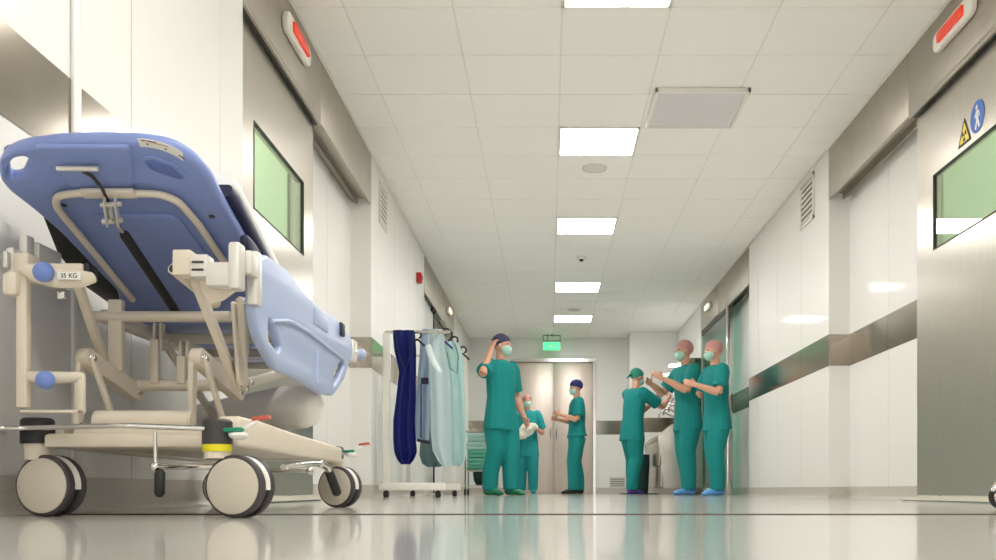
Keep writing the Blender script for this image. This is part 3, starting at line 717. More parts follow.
# mattress: navy underside and white fitted sheet following the two sections
def mattress(x0, x1, t0, t1, v0, rr):
    """a slab lying on the platform, from t0 to t1 above it"""
    bm = B(); path = []
    n = 26; p0 = bp(0, v0, 0); pk = Vector((0, KY-.01, KZ+.005)); pe = Vector((0, 3.97, .628))
    for k in range(n):
        t = k/(n-1)
        if t < .5: p = bp(0, v0+(dL-v0)*t*2, 0)
        else: p = Vector((bxc, KY, .628)).lerp(Vector((bxc, 3.97, .628)), (t-.5)*2)
        path.append((p.y, p.z))
    # smooth the knee
    for _ in range(3): path = [path[0]]+[((path[i-1][0]+2*path[i][0]+path[i+1][0])/4, (path[i-1][1]+2*path[i][1]+path[i+1][1])/4) for i in range(1, n-1)]+[path[-1]]
    sec = round_poly([(x0, t0), (x1, t0), (x1, t1), (x0, t1)], rr, 4)
    rings = []
    for i, (y, z) in enumerate(path):
        a = path[max(i-1, 0)]; b = path[min(i+1, n-1)]; ty, tz = b[0]-a[0], b[1]-a[1]; l = math.hypot(ty, tz); ny, nz = -tz/l, ty/l
        s = 1 if 0 < i < n-1 else .97
        rings.append([bm.verts.new((bxc+(u-bxc)*s, y+ny*t, z+nz*t)) for u, t in sec])
    for a, b in zip(rings, rings[1:]):
        for k in range(len(a)): bm.faces.new((a[k], a[(k+1)%len(a)], b[(k+1)%len(a)], b[k]))
    bm.faces.new(rings[0]); bm.faces.new(rings[-1][::-1])
    return bm
mt = obj('mattress', mattress(bx0+.03, bx1+.014, .008, .044, .25, .014), M['navy'], bed)
obj('fitted_sheet', mattress(bx0+.02, bx1+.012, .042, .078, .255, .016), M['sheet'], mt)
# navy head bolster strap hanging at the knee
obj('mattress_flap', plate(round_poly([(2.55,.735),(2.62,.73),(2.86,.665),(2.86,.640),(2.80,.632),(2.55,.700)], .02), .022, lambda u, v, w: (-.795+w, u, v), bev=.008), M['navy'], mt)
# -- folded-down side rail, right hand (plane x = -.735)
XS = -.735
def sp(px, py): Y = 980*(-XS)/(549-px); return (Y, CH+(489.5-py)*Y/980)
so = [sp(*p) for p in ((249,303),(251,262),(262,254),(284,270),(300,292),(318,309),(334,318),(348,337),(350,352),(341,380),(330,396),(318,394),(296,380),(272,369),(258,345),(251,325))]
sh1 = [sp(*p) for p in ((264,319),(270,324),(277,347),(274,352),(264,340))]
sh2 = [sp(*p) for p in ((339,360),(341,365),(336,378),(330,385),(331,372))]
rail = obj('side_rail', plate(round_poly(so, .02, 4), .026, lambda u, v, w: (XS+w, u, v), holes=[round_poly(sh1, .008, 3), round_poly(sh2, .006, 3)], bev=.010), M['lblue'], bed, smooth=60)
rd = [sp(*p) for p in ((265,321),(285,321),(306,334),(325,349),(340,360))]
bm = B(); tube(bm, [(XS+.015, y, z) for y, z in rounded([Vector((0, a, b)) for a, b in rd], .05) and [(v.y, v.z) for v in rounded([Vector((0, a, b)) for a, b in rd], .05)]], .006, 10); obj('moulded_rib', bm, M['lblue'], rail)
bm = B(); a = sp(314,350); b = sp(312,384); tube(bm, [(XS+.013, *a), (XS+.013, *b)], .006, 10); obj('moulded_rib', bm, M['lblue'], rail)
a = sp(316,322); bm = B(); box(bm, (XS+.006, a[0]-.09, a[1]-.02), (XS+.018, a[0]+.10, a[1]+.03), .006); obj('moulded_pad', bm, M['lblue'], rail)
bm = B(); a = sp(337,330); box(bm, (XS-.004, a[0]-.02, a[1]-.02), (XS+.022, a[0]+.035, a[1]+.025), .005); obj('rail_latch', bm, M['navy'], rail)
bm = B(); a = sp(350,352); box(bm, (XS-.012, a[0]-.02, a[1]-.035), (XS+.02, a[0]+.04, a[1]+.045), .006); ball(bm, (XS+.016, a[0]+.01, a[1]), .012); obj('rail_hinge', bm, M['alu'], rail)
# -- aluminium rail pivots at the head end, right and left
def pivot(mx):
    """mx = +1 right, -1 left (mirrored about the bed's middle)"""
    X = lambda x: x if mx > 0 else 2*bxc - x - .015
    def bb(bm, a, b, bev=.004): box(bm, [min(X(a[0]), X(b[0])), a[1], a[2]], [max(X(a[0]), X(b[0])), b[1], b[2]], bev)
    bm = B(); bb(bm, (-.885, 2.30, .572), (-.842, 2.345, .632), .004); arm = obj('rail_arm', bm, M['cream'], bed)
    bm = B()
    for (x0, x1, za, zb) in ((-.842, -.800, .566, .620), (-.806, -.742, .545, .602)): bb(bm, (x0, 2.295, za), (x1, 2.345, zb), .005)
    bb(bm, (-.748, 2.28, .536), (-.720, 2.33, .646), .007); bb(bm, (-.728, 2.325, .58), (-.706, 2.385, .636), .004); bb(bm, (-.733, 2.375, .516), (-.706, 2.415, .648), .006)
    obj('rail_casting', bm, M['alu'], arm)
    g = [(X(x), z) for x, z in ((-.845, .578), (-.735, .556), (-.78, .522), (-.812, .510))]
    if mx < 0: g = g[::-1]
    obj('gusset', plate(g, .012, lambda u, v, w: (u, 2.35+w, v), bev=.003), M['cream'], arm)
    bm = B()
    for z in (.594, .612): bb(bm, (-.836, 2.291, z-.014), (-.808, 2.294, z-.009), .001)
    obj('ratchet_marks', bm, M['dgrey'], arm)
    return arm
pivot(1)
# left counterpart sits partly behind the pole socket
bm = B(); box(bm, (-1.292, 2.36, .585), (-1.255, 2.42, .640), .006); obj('rail_arm', bm, M['cream'], bed)
bm = B(); box(bm, (-1.315, 2.37, .58), (-1.295, 2.43, .655), .006); box(bm, (-1.31, 2.35, .60), (-1.30, 2.37, .64), .002); obj('rail_casting', bm, M['alu'], bed)
bm = B(); box(bm, (-1.322, 2.44, .650), (-1.300, 2.48, .705), .006); obj('rail_catch', bm, M['alu'], bed)
bm = B(); box(bm, (-1.262, 2.35, .566), (-1.118, 2.40, .612), .008); la = obj('rail_arm', bm, M['cream'], bed)
bm = B(); box(bm, (-1.118, 2.352, .575), (-1.104, 2.40, .612), .003); obj('end_cap', bm, M['black'], la)
bm = B(); box(bm, (-1.285, 2.30, .525), (-1.250, 2.34, .580), .008); obj('pole_socket', bm, M['cream'], bed)
# diagonal beige tube with an open end beside the gas spring
bm = B(); tube(bm, [(-.905, 2.36, .600), (-.872, 2.56, .555)], .014, 18); ball(bm, (-.872, 2.56, .555), .014); ht = obj('handle_tube', bm, M['cream'], bed)
bm = B(); lathe(bm, (-.9055, 2.3575, .6005), Vector((.033,.2,-.045)), [(0,.0),(.010,.0),(.010,.004),(0,.004)], 16); obj('tube_mouth', bm, M['black'], ht)
bm = B(); tube(bm, [(-.90, 2.37, .597), (-.865, 2.35, .597), (-.83, 2.35, .575)], .010, 12, rnd=.02); obj('handle_tube', bm, M['cream'], bed)
# -- control levers with blue knobs on the left post
py = 2.33
bm = B(); box(bm, (-1.262, py-.012, .262), (-1.236, py+.012, .585), .004); post = obj('lever_post', bm, M['cream'], bed)
bm = B(); tube(bm, [(-1.247, py-.01, .590), (-1.20, py-.03, .572), (-1.15, py-.04, .562), (-1.10, py-.03, .562), (-1.085, py, .572)], [(.012,.010),(.020,.011),(.024,.012),(.022,.011),(.014,.010)], 16, side=(0,1,0)); lv = obj('upper_lever', bm, M['cream'], bed)
bm = B(); box(bm, (-1.140, py-.058, .555), (-1.086, py-.053, .572), .001); sk = obj('lever_label', bm, M['label'], lv)
obj('lever_text', text_bm('35 KG', .015, lambda u, v, w: (-1.113+u, py-.0585-w, .5635+v)), M['ink'], sk)
bm = B(); ball(bm, (-1.165, py-.05, .588+.0), .001); bm.free()
bm = B(); ball(bm, (-1.170, py-.062, .571), .0235, 24); tube(bm, [(-1.17, py-.05, .571), (-1.17, py-.02, .571)], .009, 12); obj('lever_knob', bm, M['knob'], lv)['label'] = 'round blue knob'
bm = B(); tube(bm, [(-1.135, py-.02, .552), (-1.137, py-.02, .538)], .006, 10); box(bm, (-1.155, py-.03, .516), (-1.138, py-.018, .534), .002); obj('release_latch', bm, M['chrome'], lv)
bm = B(); tube(bm, [(-1.250, py, .338), (-1.20, py-.01, .334), (-1.15, py-.01, .333), (-1.108, py, .337)], [(.011,.010),(.014,.011),(.014,.011),(.010,.010)], 16, side=(0,1,0)); lv = obj('lower_lever', bm, M['cream'], bed)
bm = B(); box(bm, (-1.118, py-.008, .250), (-1.104, py+.008, .345), .002); box(bm, (-1.255, py-.008, .250), (-1.105, py+.008, .257), .002); obj('lever_loop', bm, M['cream'], lv)
bm = B(); ball(bm, (-1.172, py-.05, .323), .0215, 24); tube(bm, [(-1.172, py-.04, .323), (-1.172, py-.01, .33)], .009, 12); obj('lever_knob', bm, M['knob'], lv)['label'] = 'round blue knob'

# small chrome caster of a cart mostly outside the right edge
o = thing('cart_caster', (1.49, 3.22, 0), 'small dark and chrome caster cut by the right picture edge', 'caster')
bm = B(); ax = Vector((.35,.94,0)).normalized(); c = Vector((1.490, 3.22, .044))
lathe(bm, c-ax*.012, ax, [(0,0),(.036,0),(.042,.004),(.043,.012),(.042,.020),(.036,.024),(0,.024)], 36); obj('wheel', bm, M['black'], o)
bm = B(); lathe(bm, c-ax*.016, ax, [(0,0),(.020,.001),(.026,.004),(.026,.008),(0,.008)], 28)
tube(bm, [c-ax*.02+Vector((-.036,0,.018)), c-ax*.02+Vector((-.02,0,.038)), c-ax*.02+Vector((.004,0,.040)), c-ax*.02+Vector((.02,0,.03))], [.006,.010,.010,.008], 12)
obj('fork', bm, M['chrome'], o)
bm = B(); tube(bm, [c+Vector((.012,0,.040)), c+Vector((.012,0,.075))], .012, 14); obj('stem', bm, M['chrome'], o)

# ---------------------------------------------------------------- people
def person(loc, H, face, label, pose, top='teal', cap='capn', shoe='shoeg', mask=True, hairc=None, group=None):
    """one continuous body (forward = +x, left = +y locally), clothes as children; pose gives elbows, wrists and feet in units of H"""
    R = Matrix.Translation(loc) @ Matrix.Rotation(face, 4, 'Z')
    def V(p): return R @ (Vector(p)*H)
    side = (R.to_3x3() @ Vector((0,1,0)))
    lean = pose.get('lean', 0); hy = pose.get('head_yaw', 0); hp = pose.get('head_pitch', 0)
    vox = .0075
    def sh(z): return lean*max(0, z-.5)       # forward lean above the hips
    P = {}
    P['pelvis'] = (0, 0, .52); P['neck'] = (sh(.83)-.005, 0, .825); P['head'] = (sh(.93)+.012+pose.get('head_fwd', 0), 0, .932)
    shoulders = {1: (sh(.80)-.002, .105, .80), -1: (sh(.80)-.002, -.105, .80)}
    feet = pose.get('feet', {1: (.02, .055), -1: (-.03, -.055)})
    bm = B()
    T = lambda pts, rs, sd=None: tube(bm, [V(p) for p in pts], [((a[0]*H, a[1]*H) if isinstance(a, tuple) else a*H) for a in rs], 14, side=sd)
    T([(0,0,.47),(0,0,.52),(sh(.6),0,.60),(sh(.70),0,.70),(sh(.78),0,.775),(sh(.81),0,.815),(sh(.83),0,.835)], [(.045,.070),(.060,.092),(.052,.078),(.062,.090),(.058,.098),(.042,.070),(.03,.035)], side)
    T([(sh(.82)-.006,0,.80),(sh(.86),0,.85),(P['head'][0]-.01,0,.90)], [.036,.032,.030])
    hr = Matrix.Rotation(face+hy, 3, 'Z') @ Matrix.Rotation(hp, 3, 'Y')
    hc = V(P['head'])
    def Hd(p): return hc + hr @ (Vector(p)*H)
    ball(bm, Hd((-.006,0,.012)), (.054*H,.043*H,.052*H), 20, rot=hr); ball(bm, Hd((.012,0,-.022)), (.038*H,.034*H,.042*H), 16, rot=hr)
    ball(bm, Hd((.020,0,-.048)), (.022*H,.022*H,.016*H), 12, rot=hr)
    tube(bm, [Hd((.040,0,.010)), Hd((.058,0,-.012)), Hd((.046,0,-.016))], [.006*H,.010*H,.006*H], 8)
    for s in (1, -1): ball(bm, Hd((-.004, s*.043, -.006)), (.010*H,.005*H,.016*H), 10, rot=hr)
    tube(bm, [Hd((.046,-.014,-.031)), Hd((.050,0,-.030)), Hd((.046,.014,-.031))], .004*H, 8)
    hands = []
    for s in (1, -1):
        S_ = shoulders[s]; E = pose['elbow'][s]; Wr = pose['wrist'][s]
        T([S_, tuple((Vector(S_)*.5+Vector(E)*.5)), E], [.030,.028,.024]); ball(bm, V(S_), .031*H, 12)
        T([E, tuple((Vector(E)*.65+Vector(Wr)*.35)), Wr], [.024,.025,.016])
        # hand: palm and five curled fingers
        d = (V(Wr)-V(E)).normalized(); pal = Vector(pose.get('palm', {}).get(s, (0, -s, 0))); pal = R.to_3x3() @ pal
        pal = (pal-d*pal.dot(d)).normalized(); ac = d.cross(pal)*s
        w0 = V(Wr); L = .052*H
        tube(bm, [w0-d*.01, w0+d*L*.5, w0+d*L], [(.010*H,.016*H),(.011*H,.022*H),(.008*H,.022*H)], 12, side=ac)
        curl = pose.get('curl', .5)
        for k, (o, ln) in enumerate(((-.0165,.036),(-.0055,.043),(.0055,.041),(.0165,.032))):
            a = w0+d*L*.9+ac*o*H; b = a+(d*math.cos(curl*.5)+pal*math.sin(curl*.5))*ln*H*.5; c_ = b+(d*math.cos(curl*1.4)+pal*math.sin(curl*1.4))*ln*H*.5
            tube(bm, [a-d*.02*H, a, b, c_], [.0052*H,.0052*H,.005*H,.0038*H], 8)
        a = w0+d*L*.25-ac*.015*H; b = a+(d*.6-ac*.7+pal*.35).normalized()*.022*H; c_ = b+(d*.9-ac*.2+pal*.35).normalized()*.020*H
        tube(bm, [a, b, c_], [.0075*H,.0062*H,.0045*H], 8)
    # legs
    for s in (1, -1):
        fx, fy = feet[s]; kn = (fx*.5+.018, fy*.95+s*.002, .285)
        T([(0, s*.045, .50), (fx*.25+.005, s*.048, .42), kn, (fx*.85-.006, fy, .17), (fx-.01, fy, .045)], [.055,.050,.033,.032,.022])
        T([(fx-.028, fy, .022), (fx+.03, fy, .022), (fx+.085, fy, .014)], [(.020,.020),(.018,.024),(.012,.020)], side)
    body = remesh(bm, vox, 3)
    base = Vector(loc)
    o = obj('person', body, M['skin'], None, 60, origin=base)
    tag(o, label, 'person', group)
    # scrub top
    bm = B()
    hem = pose.get('hem', .43)
    T([(-.002,0,hem),(0,0,hem+.02),(0,0,.53),(sh(.6),0,.61),(sh(.70),0,.70),(sh(.78),0,.778),(sh(.81)-.004,0,.815),(sh(.83)-.006,0,.840)], [(.092,.128),(.088,.124),(.080,.114),(.072,.102),(.078,.108),(.070,.112),(.056,.092),(.036,.048)], side)
    for s in (1, -1):
        S_ = Vector(shoulders[s]); E = Vector(pose['elbow'][s]); m1 = S_.lerp(E, pose.get('sleeve', .78))
        ball(bm, V(tuple(S_+Vector((0,-s*.004,.002)))), .044*H, 14); T([tuple(S_), tuple(S_.lerp(E,.15)), tuple(m1)], [.046,.048,.050])
    random.seed(3)
    obj('scrub_top', remesh(bm, .010, 4), M[top], o, 60)
    bm = B()
    for s in (1, -1):
        fx, fy = feet[s]; kn = (fx*.5+.018, fy*.95+s*.002, .285)
        T([(0, s*.040, .50), (fx*.25+.004, s*.050, .42), kn, (fx*.85-.004, fy, .15), (fx-.008, fy, .036)], [.074,.070,.056,.052,.047])
    T([(0,0,.44),(0,0,.56)], [(.066,.096),(.060,.088)], side)
    obj('scrub_trousers', remesh(bm, .010, 3), M[top], o, 60)
    # cap, mask, shoes
    bm = B(); ball(bm, Hd((-.010,0,.020)), (.060*H,.049*H,.053*H), 24, rot=hr)
    cut = Hd((0,0,.004)); nrm = hr @ Vector((-.42,0,1)).normalized()
    bmesh.ops.bisect_plane(bm, geom=bm.verts[:]+bm.edges[:]+bm.faces[:], plane_co=cut, plane_no=nrm, clear_inner=True)
    bmesh.ops.holes_fill(bm, edges=[e for e in bm.edges if e.is_boundary])
    if cap == 'capg':
        tube(bm, [Hd((-.05,0,.012)), Hd((-.078,.012,-.004)), Hd((-.09,.016,-.022))], [.010*H,.008*H,.004*H], 8); tube(bm, [Hd((-.05,0,.012)), Hd((-.082,-.010,.006)), Hd((-.10,-.014,-.004))], [.010*H,.008*H,.004*H], 8)
    obj('cap', bm, M[cap], o, 60)
    if mask:
        bm = B(); ball(bm, Hd((.022,0,-.030)), (.040*H,.039*H,.035*H), 20, rot=hr)
        bmesh.ops.bisect_plane(bm, geom=bm.verts[:]+bm.edges[:]+bm.faces[:], plane_co=Hd((.008,0,-.03)), plane_no=hr @ Vector((1,0,0)), clear_inner=True)
        bmesh.ops.holes_fill(bm, edges=[e for e in bm.edges if e.is_boundary])
        for s in (1, -1): tube(bm, [Hd((.03, s*.030, -.018)), Hd((-.002, s*.046, .0))], .0018*H, 6)
        obj('face_mask', bm, M['mask'], o, 60)
    for s in (1, -1):
        bm = B(); ball(bm, Hd((.043, s*.016, .004)), (.005*H,.0075*H,.0045*H), 10, rot=hr); obj('eye', bm, M['eye'], o, 60)
        fx, fy = feet[s]; bm = B()
        T([(fx-.045, fy, .022), (fx-.02, fy, .026), (fx+.03, fy, .024), (fx+.075, fy, .016), (fx+.098, fy, .010)], [(.018,.020),(.025,.025),(.022,.027),(.015,.025),(.008,.016)], side)
        bmesh.ops.bisect_plane(bm, geom=bm.verts[:]+bm.edges[:]+bm.faces[:], plane_co=(0,0,loc[2]+.002), plane_no=(0,0,1), clear_inner=True)
        bmesh.ops.holes_fill(bm, edges=[e for e in bm.edges if e.is_boundary])
        obj('shoe', bm, M[shoe], o, 60)
    return o

def px(x, Y): return (x-549)*Y/980
A = lambda deg: math.radians(deg)
# tall man with a raised hand at his ear (camera looks along +Y; facing -90 deg = towards the camera)
pA = person((px(501, 11.2), 11.2, 0), 1.84, A(-40), 'tall person in teal scrubs and dark cap holding a hand to the ear', dict(
    elbow={1: (-.03,.17,.62), -1: (.035,-.205,.735)}, wrist={1: (.05,.165,.485), -1: (.015,-.098,.905)}, palm={1: (0,-1,0), -1: (0,1,0)},
    feet={1: (.05,.045), -1: (-.05,-.042)}, hem=.41, curl=.7, head_yaw=.35), cap='capd', shoe='shoeg')
pB = person((px(527, 15.8), 15.8, 0), 1.60, A(-85), 'short person in teal scrubs behind the tall one, holding white wrappings', dict(
    elbow={1: (.0,.16,.61), -1: (.0,-.16,.61)}, wrist={1: (.13,.06,.66), -1: (.13,-.06,.64)}, palm={1: (0,-1,0), -1: (0,1,0)}, feet={1: (.03,.06), -1: (-.02,-.055)}, hem=.38), cap='capp', shoe='teal', top='teal2')
bm = B(); c = Vector((px(528, 15.8), 15.52, 1.02)); ball(bm, c, (.12,.10,.10), 14); ball(bm, c+Vector((.09,-.02,.05)), (.08,.07,.06), 12); ball(bm, c+Vector((-.10,-.02,-.08)), (.09,.07,.08), 12)
for v in bm.verts: v.co += Vector([noise.noise(v.co*14+Vector((k*7,0,0)))*.03 for k in range(3)])
o = obj('white_wrapping', remesh(bm, .012, 2), M['paper'], smooth=50); tag(o, 'bundle of white wrapping paper held by the short person', 'bundle')
pC = person((px(577, 14.6), 14.6, 0), 1.70, A(188), 'person in navy cap and black shoes facing left with hands held forward', dict(
    elbow={1: (.02,.13,.64), -1: (.02,-.14,.64)}, wrist={1: (.15,.06,.69), -1: (.16,-.07,.66)}, palm={1: (0,-1,0), -1: (0,1,0)}, feet={1: (.05,.05), -1: (-.02,-.045)}, hem=.50, head_pitch=.15), cap='capn', shoe='shoek')
pD = person((px(632, 14.0), 14.0, 0), 1.80, A(32), 'person in green cap reaching over the scrub sink with raised forearms', dict(
    elbow={1: (.20,.12,.68), -1: (.20,-.13,.69)}, wrist={1: (.31,.08,.78), -1: (.30,-.08,.77)}, palm={1: (0,-1,0), -1: (0,1,0)}, feet={1: (.06,.06), -1: (-.03,-.05)}, hem=.42, lean=.10, head_pitch=.12), cap='capg', shoe='shoep')
pE = person((px(688, 12.0), 12.0, 0), 1.89, A(200), 'person in rose cap and blue overshoes with arms stretched towards the scrub sink', dict(
    elbow={1: (.09,.15,.66), -1: (.10,-.16,.67)}, wrist={1: (.22,.08,.74), -1: (.22,-.09,.72)}, palm={1: (0,-1,0), -1: (0,1,0)}, feet={1: (.03,.05), -1: (-.02,-.045)}, hem=.42, lean=.05), cap='capp', shoe='shoeb')
pF = person((px(717, 10.95), 10.95, 0), 1.73, A(196), 'person in rose cap and blue overshoes nearest the glass sliding door', dict(
    elbow={1: (.06,.15,.65), -1: (.05,-.17,.66)}, wrist={1: (.19,.09,.70), -1: (-.06,-.19,.74)}, palm={1: (0,-1,0), -1: (0,1,0)}, feet={1: (.03,.05), -1: (-.02,-.045)}, hem=.42, lean=.04), cap='capp', shoe='shoeb')

# ---------------------------------------------------------------- scrub sink on the right wall
sk = thing('scrub_sink', (1.86, 14.9, 0), 'steel scrub sink trough with sloping front on the right wall', 'sink')
prof = [(1.63, .085), (2.17, .085), (2.17, 1.15), (1.98, 1.12), (1.80, .98), (1.56, .83), (1.55, .78), (1.60, .45)]
y0, y1 = 13.95, 15.9
obj('end_panel', plate(prof, .02, lambda u, v, w: (u, y0+.01+w, v), bev=.003), M['steel'], sk)
obj('end_panel', plate(prof, .02, lambda u, v, w: (u, y1-.01+w, v), bev=.003), M['steel'], sk)
bm = B(); box(bm, (1.57, y0+.02, .42), (1.59, y1-.02, .80), .002); box(bm, (1.60, y0+.02, .10), (1.62, y1-.02, .44), .002); box(bm, (1.55, y0+.02, .78), (1.58, y1-.02, .83), .003); obj('front_panel', bm, M['steel'], sk)
bm = B(); box(bm, (1.58, y0+.02, .60), (2.12, y1-.02, .62)); box(bm, (2.12, y0+.02, .6), (2.17, y1-.02, 1.14), .003); obj('basin', bm, M['band'], sk)
bm = B(); box(bm, (1.85, y0-.006, .11), (2.08, y0-.001, .26), .002); g = obj('access_grille', bm, M['hsteel'], sk)
bm = B()
for k in range(5): box(bm, (1.87, y0-.010, .125+.025*k), (2.06, y0-.006, .137+.025*k))
obj('grille_slots', bm, M['ventd'], g)
bm = B(); box(bm, (2.02, y0+.05, 1.16), (2.178, y1-.02, 1.95), .01); bp_ = obj('back_cabinet', bm, M['band'], sk)
for k, y in enumerate((14.25, 14.9, 15.55)):
    bm = B(); tube(bm, [(2.05, y, 1.22), (1.92, y, 1.24), (1.82, y, 1.30), (1.74, y, 1.28), (1.74, y, 1.20)], .013, 10, rnd=.05); ball(bm, (2.02, y, 1.22), .03)
    obj('tap', bm, M['chrome'], sk)
for k, y in enumerate((14.15, 14.55, 15.2)):
    o = thing('soap_dispenser', (1.95, y, 1.35), ['steel soap dispenser nearest the end of the scrub sink', 'steel soap dispenser second along the scrub sink', 'steel soap dispenser farthest along the scrub sink'][k], 'dispenser')
    bm = B(); box(bm, (1.93, y-.05, 1.42), (2.02, y+.05, 1.66), .012); obj('reservoir', bm, M['white'], o)
    bm = B(); tube(bm, [(1.93, y, 1.45), (1.84, y, 1.42), (1.78, y, 1.34)], .009, 8); obj('elbow_lever', bm, M['chrome'], o)
for k, y in enumerate((14.2, 15.4)):
    o = thing('sink_lamp', (1.80, y, 1.86), ['small lit lamp over the near end of the scrub sink', 'small lit lamp over the far end of the scrub sink'][k], 'lamp')
    bm = B(); tube(bm, [(2.02, y, 1.90), (1.86, y, 1.90)], .014, 10); obj('lamp_arm', bm, M['chrome'], o)
    bm = B(); box(bm, (1.74, y-.07, 1.85), (1.92, y+.07, 1.875), .008); obj('lamp_head', bm, mat('lamp_glow%d' % k, (255,255,250), .4, emit=(255,255,250), es=7), o)
bm = B(); box(bm, (1.05, 13.85, .001), (1.56, 14.6, .012), .004); o = obj('floor_mat', bm, M['navy']); tag(o, 'dark mat on the floor in front of the scrub sink', 'mat')
bm = B(); lathe(bm, (1.42, 14.95, .0), (0,0,1), [(0,0.005),(.09,.005),(.115,.45),(.115,.60),(.105,.60),(.08,.03),(0,.03)], 24); o = obj('dark_upright', bm, M['dbag'], smooth=50); tag(o, 'dark tapered shape standing under the sink front', 'bag')  # plain dark tapered shape below the sink edge

# ---------------------------------------------------------------- apron rack by the left wall
rk = thing('apron_rack', (-1.1, 8.6, 0), 'white wheeled rack with hanging lead aprons at the left wall', 'rack')
YA, YB = 7.95, 9.35
for nm, y, xa, xb in (('near', YA, -1.375, -.845), ('far', YB, -1.355, -.845)):
    bm = B(); box(bm, (xa, y-.022, .062), (xb, y+.022, .122), .004); bf = obj('base_bar', bm, M['white'], rk)
    for x in (xa+.055, xb-.055):
        bm = B(); lathe(bm, (x-.022, y, .029), (1,0,0), [(0,0),(.022,0),(.028,.006),(.028,.038),(.022,.044),(0,.044)], 20); box(bm, (x-.008, y-.008, .045), (x+.008, y+.008, .064)); obj('rack_castor', bm, M['black'], rk)
bm = B(); box(bm, (-1.345, YA-.018, .12), (-1.285, YA+.018, 1.335), .004); obj('post', bm, M['white'], rk)
bm = B(); box(bm, (-1.36, YB-.018, .12), (-1.32, YB+.018, 1.335), .004); obj('post', bm, M['white'], rk)
bm = B(); box(bm, (-.93, YB-.018, .12), (-.89, YB+.018, 1.335), .004); obj('post', bm, M['white'], rk)
for y in (YA, YB):
    bm = B(); tube(bm, [(-1.33, y, 1.345), (-.80, y, 1.345)], .013, 12); obj('top_bar', bm, M['chrome'], rk)
bm = B(); tube(bm, [(-.91, YA, 1.355), (-.91, YB, 1.355)], .013, 12); obj('top_rail', bm, M['chrome'], rk)
bm = B(); box(bm, (-1.12, YA, .075), (-1.08, YB, .115)); obj('base_rail', bm, M['white'], rk)

def garment(name, rows, loc_y, m, label, folds=3, amp=.012, th=.010, ph=0, cat='apron', depth=0, holes=None, yshear=0, bind=None, group=None):
    """hanging cloth: rows = [(z, x_left, x_right)] from top to bottom; folds run down it"""
    nu = 28; bm = B(); zs = [r[0] for r in rows]; N = 40; g = []
    for j in range(N+1):
        z = zs[0]+(zs[-1]-zs[0])*j/N
        for a, b in zip(rows, rows[1:]):
            if a[0] >= z >= b[0]-1e-9:
                t = (a[0]-z)/max(1e-6, a[0]-b[0]); t2 = t; xl = a[1]+(b[1]-a[1])*t2; xr = a[2]+(b[2]-a[2])*t2; break
        row = []
        for i in range(nu+1):
            u = i/nu; x = xl+(xr-xl)*u; dn = j/N
            y = loc_y+amp*(.35+.65*dn)*math.sin(u*folds*2*PI+ph+.6*math.sin(dn*3+ph))+.012*noise.noise(Vector((x*6, z*3, ph)))+yshear*(u-.5)+depth*math.sin(PI*u)
            row.append(bm.verts.new((x, y, z)))
        g.append(row)
    for a, b in zip(g, g[1:]):
        for i in range(nu): bm.faces.new((a[i], a[i+1], b[i+1], b[i]))
    r = bmesh.ops.solidify(bm, geom=bm.faces[:], thickness=th)
    o = obj(name, bm, m, None, 50); tag(o, label, cat, group)
    return o
def zz(py, Y): return CH+(489.5-py)*Y/980
def rows(Y, l): return [(zz(py, Y), px(a, Y), px(b, Y)) for py, a, b in l]
ap = garment('navy_apron', rows(7.93, [(331,394,415),(336,394,416),(350,395,417),(372,400,417),(398,397,417),(420,394,416),(440,394,417),(452,395,418),(460,398,415),(464.5,402,411)]), 7.88, M['navyc'], 'navy blue lead apron hanging at the near end of the rack', 2.5, .022, .016)
bm = B(); Y = 7.86
tube(bm, [(px(396,Y),Y,zz(332,Y)), (px(398,Y),Y-.01,zz(350,Y)), (px(405,Y),Y-.02,zz(372,Y)), (px(412,Y),Y-.01,zz(350,Y)), (px(413,Y),Y,zz(332,Y))], [(.006,.014)]*5, 8); obj('shoulder_strap', bm, M['navy'], ap)
g2 = garment('grey_apron', rows(8.25, [(329,422,440),(340,420,438),(360,419,434),(390,416,430),(415,413,430),(437,410,429),(440,411,429)]), 8.25, M['ap2'], 'blue-grey lead apron between the navy and pale aprons', 2, .02, .014, 1)
Y = 8.16; bm = B(); bar(bm, (px(421,Y),Y,zz(381,Y)), (px(428.5,Y),Y,zz(381,Y)), .01, .055); bar(bm, (px(421,Y),Y,zz(384,Y)), (px(421,Y),Y,zz(438,Y)), .01, .008); bar(bm, (px(417,Y),Y,zz(440,Y)), (px(430,Y),Y,zz(443,Y)), .01, .025); obj('binding', bm, M['bind'], g2)
garment('green_apron', rows(8.9, [(400,422,446),(440,420,446),(455,419,446),(464,422,444),(467,428,440)]), 8.9, M['ap4'], 'grey-green lead apron hanging lowest behind the pale ones', 2, .02, .014, 2)
p1 = garment('pale_apron', rows(8.05, [(328.5,428,442),(334,427,444),(350,427,444.5),(362,428,446),(372,429,449),(390,430,450),(430,430,451),(450,432,452),(462,438,451),(467,444,449)]), 8.08, M['ap1'], 'large pale blue lead apron hanging over the near rack end', 1.6, .020, .014, .5)
Y = 7.99; bm = B(); tube(bm, [(px(440,Y),Y,zz(372,Y)), (px(433,Y),Y-.015,zz(362,Y)), (px(428,Y),Y-.01,zz(345,Y))], [(.008,.02),(.010,.030),(.008,.024)], 10)
obj('collar_fold', bm, M['ap1'], p1)
p2 = garment('aqua_apron', rows(8.7, [(341,447,456),(348,444,461),(360,446,463),(385,449,464),(420,449,466),(450,449,466),(460,450,465),(466,452,461)]), 8.72, M['ap3'], 'pale aqua lead apron hanging behind the large pale one', 1.8, .022, .014, 1.4)
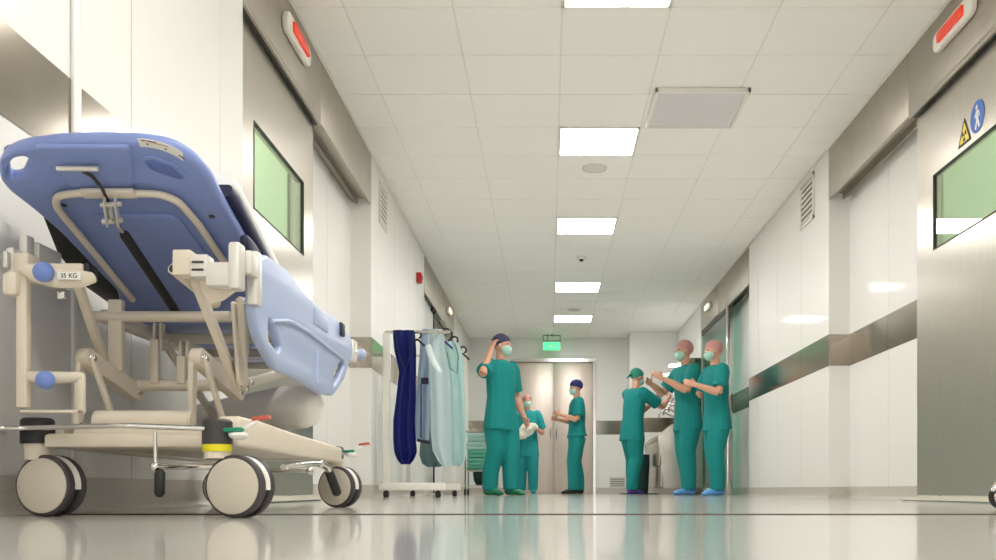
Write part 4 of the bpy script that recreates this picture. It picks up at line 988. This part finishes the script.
Y = 8.62; bm = B(); tube(bm, [(px(447,Y),Y,zz(352,Y)), (px(450,Y),Y,zz(368,Y)), (px(457,Y),Y,zz(374,Y)), (px(458.5,Y),Y,zz(356,Y)), (px(455,Y),Y,zz(344,Y))], [(.006,.028)]*5, 8); obj('neck_opening', bm, M['ap4'], p2)
garment('far_apron', rows(9.2, [(347,462,465.5),(360,461,467),(400,462,469),(430,463,468)]), 9.2, M['white'], 'narrow white apron with dark edge at the far rack end', 1, .02, .014, 2.4)
# hangers
for k, (hx, hy, hz, lab) in enumerate(((417.5, 7.95, 335, 'black hook holding the navy apron on the rack'), (445.5, 8.35, 335, 'large dark hanger above the pale blue apron'), (454.5, 8.75, 340, 'dark hanger of the aqua apron'), (463, 9.1, 350, 'dark hanger at the far end of the rack'))):
    X = px(hx, hy); Z = zz(hz, hy); r = (.03, .055, .03, .03)[k]
    o = thing('apron_hanger', (X, hy, Z), lab, 'hanger')
    bm = B(); tube(bm, [(X-r*math.cos(t), hy, Z+r*math.sin(t)) for t in [PI*1.5*q/10-.4 for q in range(11)]], .009, 8); obj('hook', bm, M['black'], o)
    bm = B(); tube(bm, [(X-.09, hy, Z-r-.05), (X, hy, Z-r-.005), (X+.06, hy, Z-r-.06)], .010, 8); obj('shoulder_bar', bm, M['navyc' if k == 1 else 'black'], o)

# ---------------------------------------------------------------- linen trolley behind the tall person
YT = 12.1
tr = thing('linen_trolley', (px(485, YT), YT, 0), 'small steel trolley with folded linens behind the tall person', 'trolley')
xa, xb = px(466.5, YT), px(497, YT)
for x in (xa, xb):
    for y in (YT-.2, YT+.25):
        bm = B(); tube(bm, [(x, y, .07), (x, y, .86 if y > YT else .62)], .010, 8); lg = obj('leg', bm, M['chrome'], tr)
        bm = B(); lathe(bm, (x-.012, y, .038), (1,0,0), [(0,0),(.037,0),(.037,.024),(0,.024)], 16); obj('trolley_castor', bm, M['dgrey'], lg)
for z, nm in ((.305, 'upper_shelf'), (.12, 'lower_shelf')):
    bm = B(); box(bm, (xa, YT-.21, z-.012), (xb, YT+.26, z), .003); obj(nm, bm, M['steel'], tr)
for k in range(9):
    z = .306+.050*k; dx = random.uniform(-.012, .012); pale = k > 4
    fn = lambda u, v, w, z=z, dx=dx: ((xa+xb)/2+u+dx, YT+.02+v, z+.0245+w)
    a, b = (xb-xa)/2*.90, .19
    bm = plate(round_poly([(-a,-b),(a,-b),(a,b),(-a,b)], .02), .048, fn, bev=.02)
    for v in bm.verts: v.co.z += 0
    o = obj('folded_linen', bm, M['linenw' if pale else 'linen'])
    names = ['bottom', 'second from bottom', 'third from bottom', 'fourth from bottom', 'middle', 'fourth from top', 'third from top', 'second from top', 'topmost']
    tag(o, ('pale' if pale else 'mint green')+' folded linen on the trolley, '+names[k]+' of the stack', 'linen', 'folded linens stacked on the trolley')
bm = B(); lathe(bm, ((xa+xb)/2+.02, YT, .121), (0,0,1), [(0,0),(.09,0),(.12,.06),(.13,.15),(.12,.165),(0,.14)], 20); o = obj('dark_bag', bm, M['dbag'], smooth=50); tag(o, 'dark bag on the lower shelf of the linen trolley', 'bag')
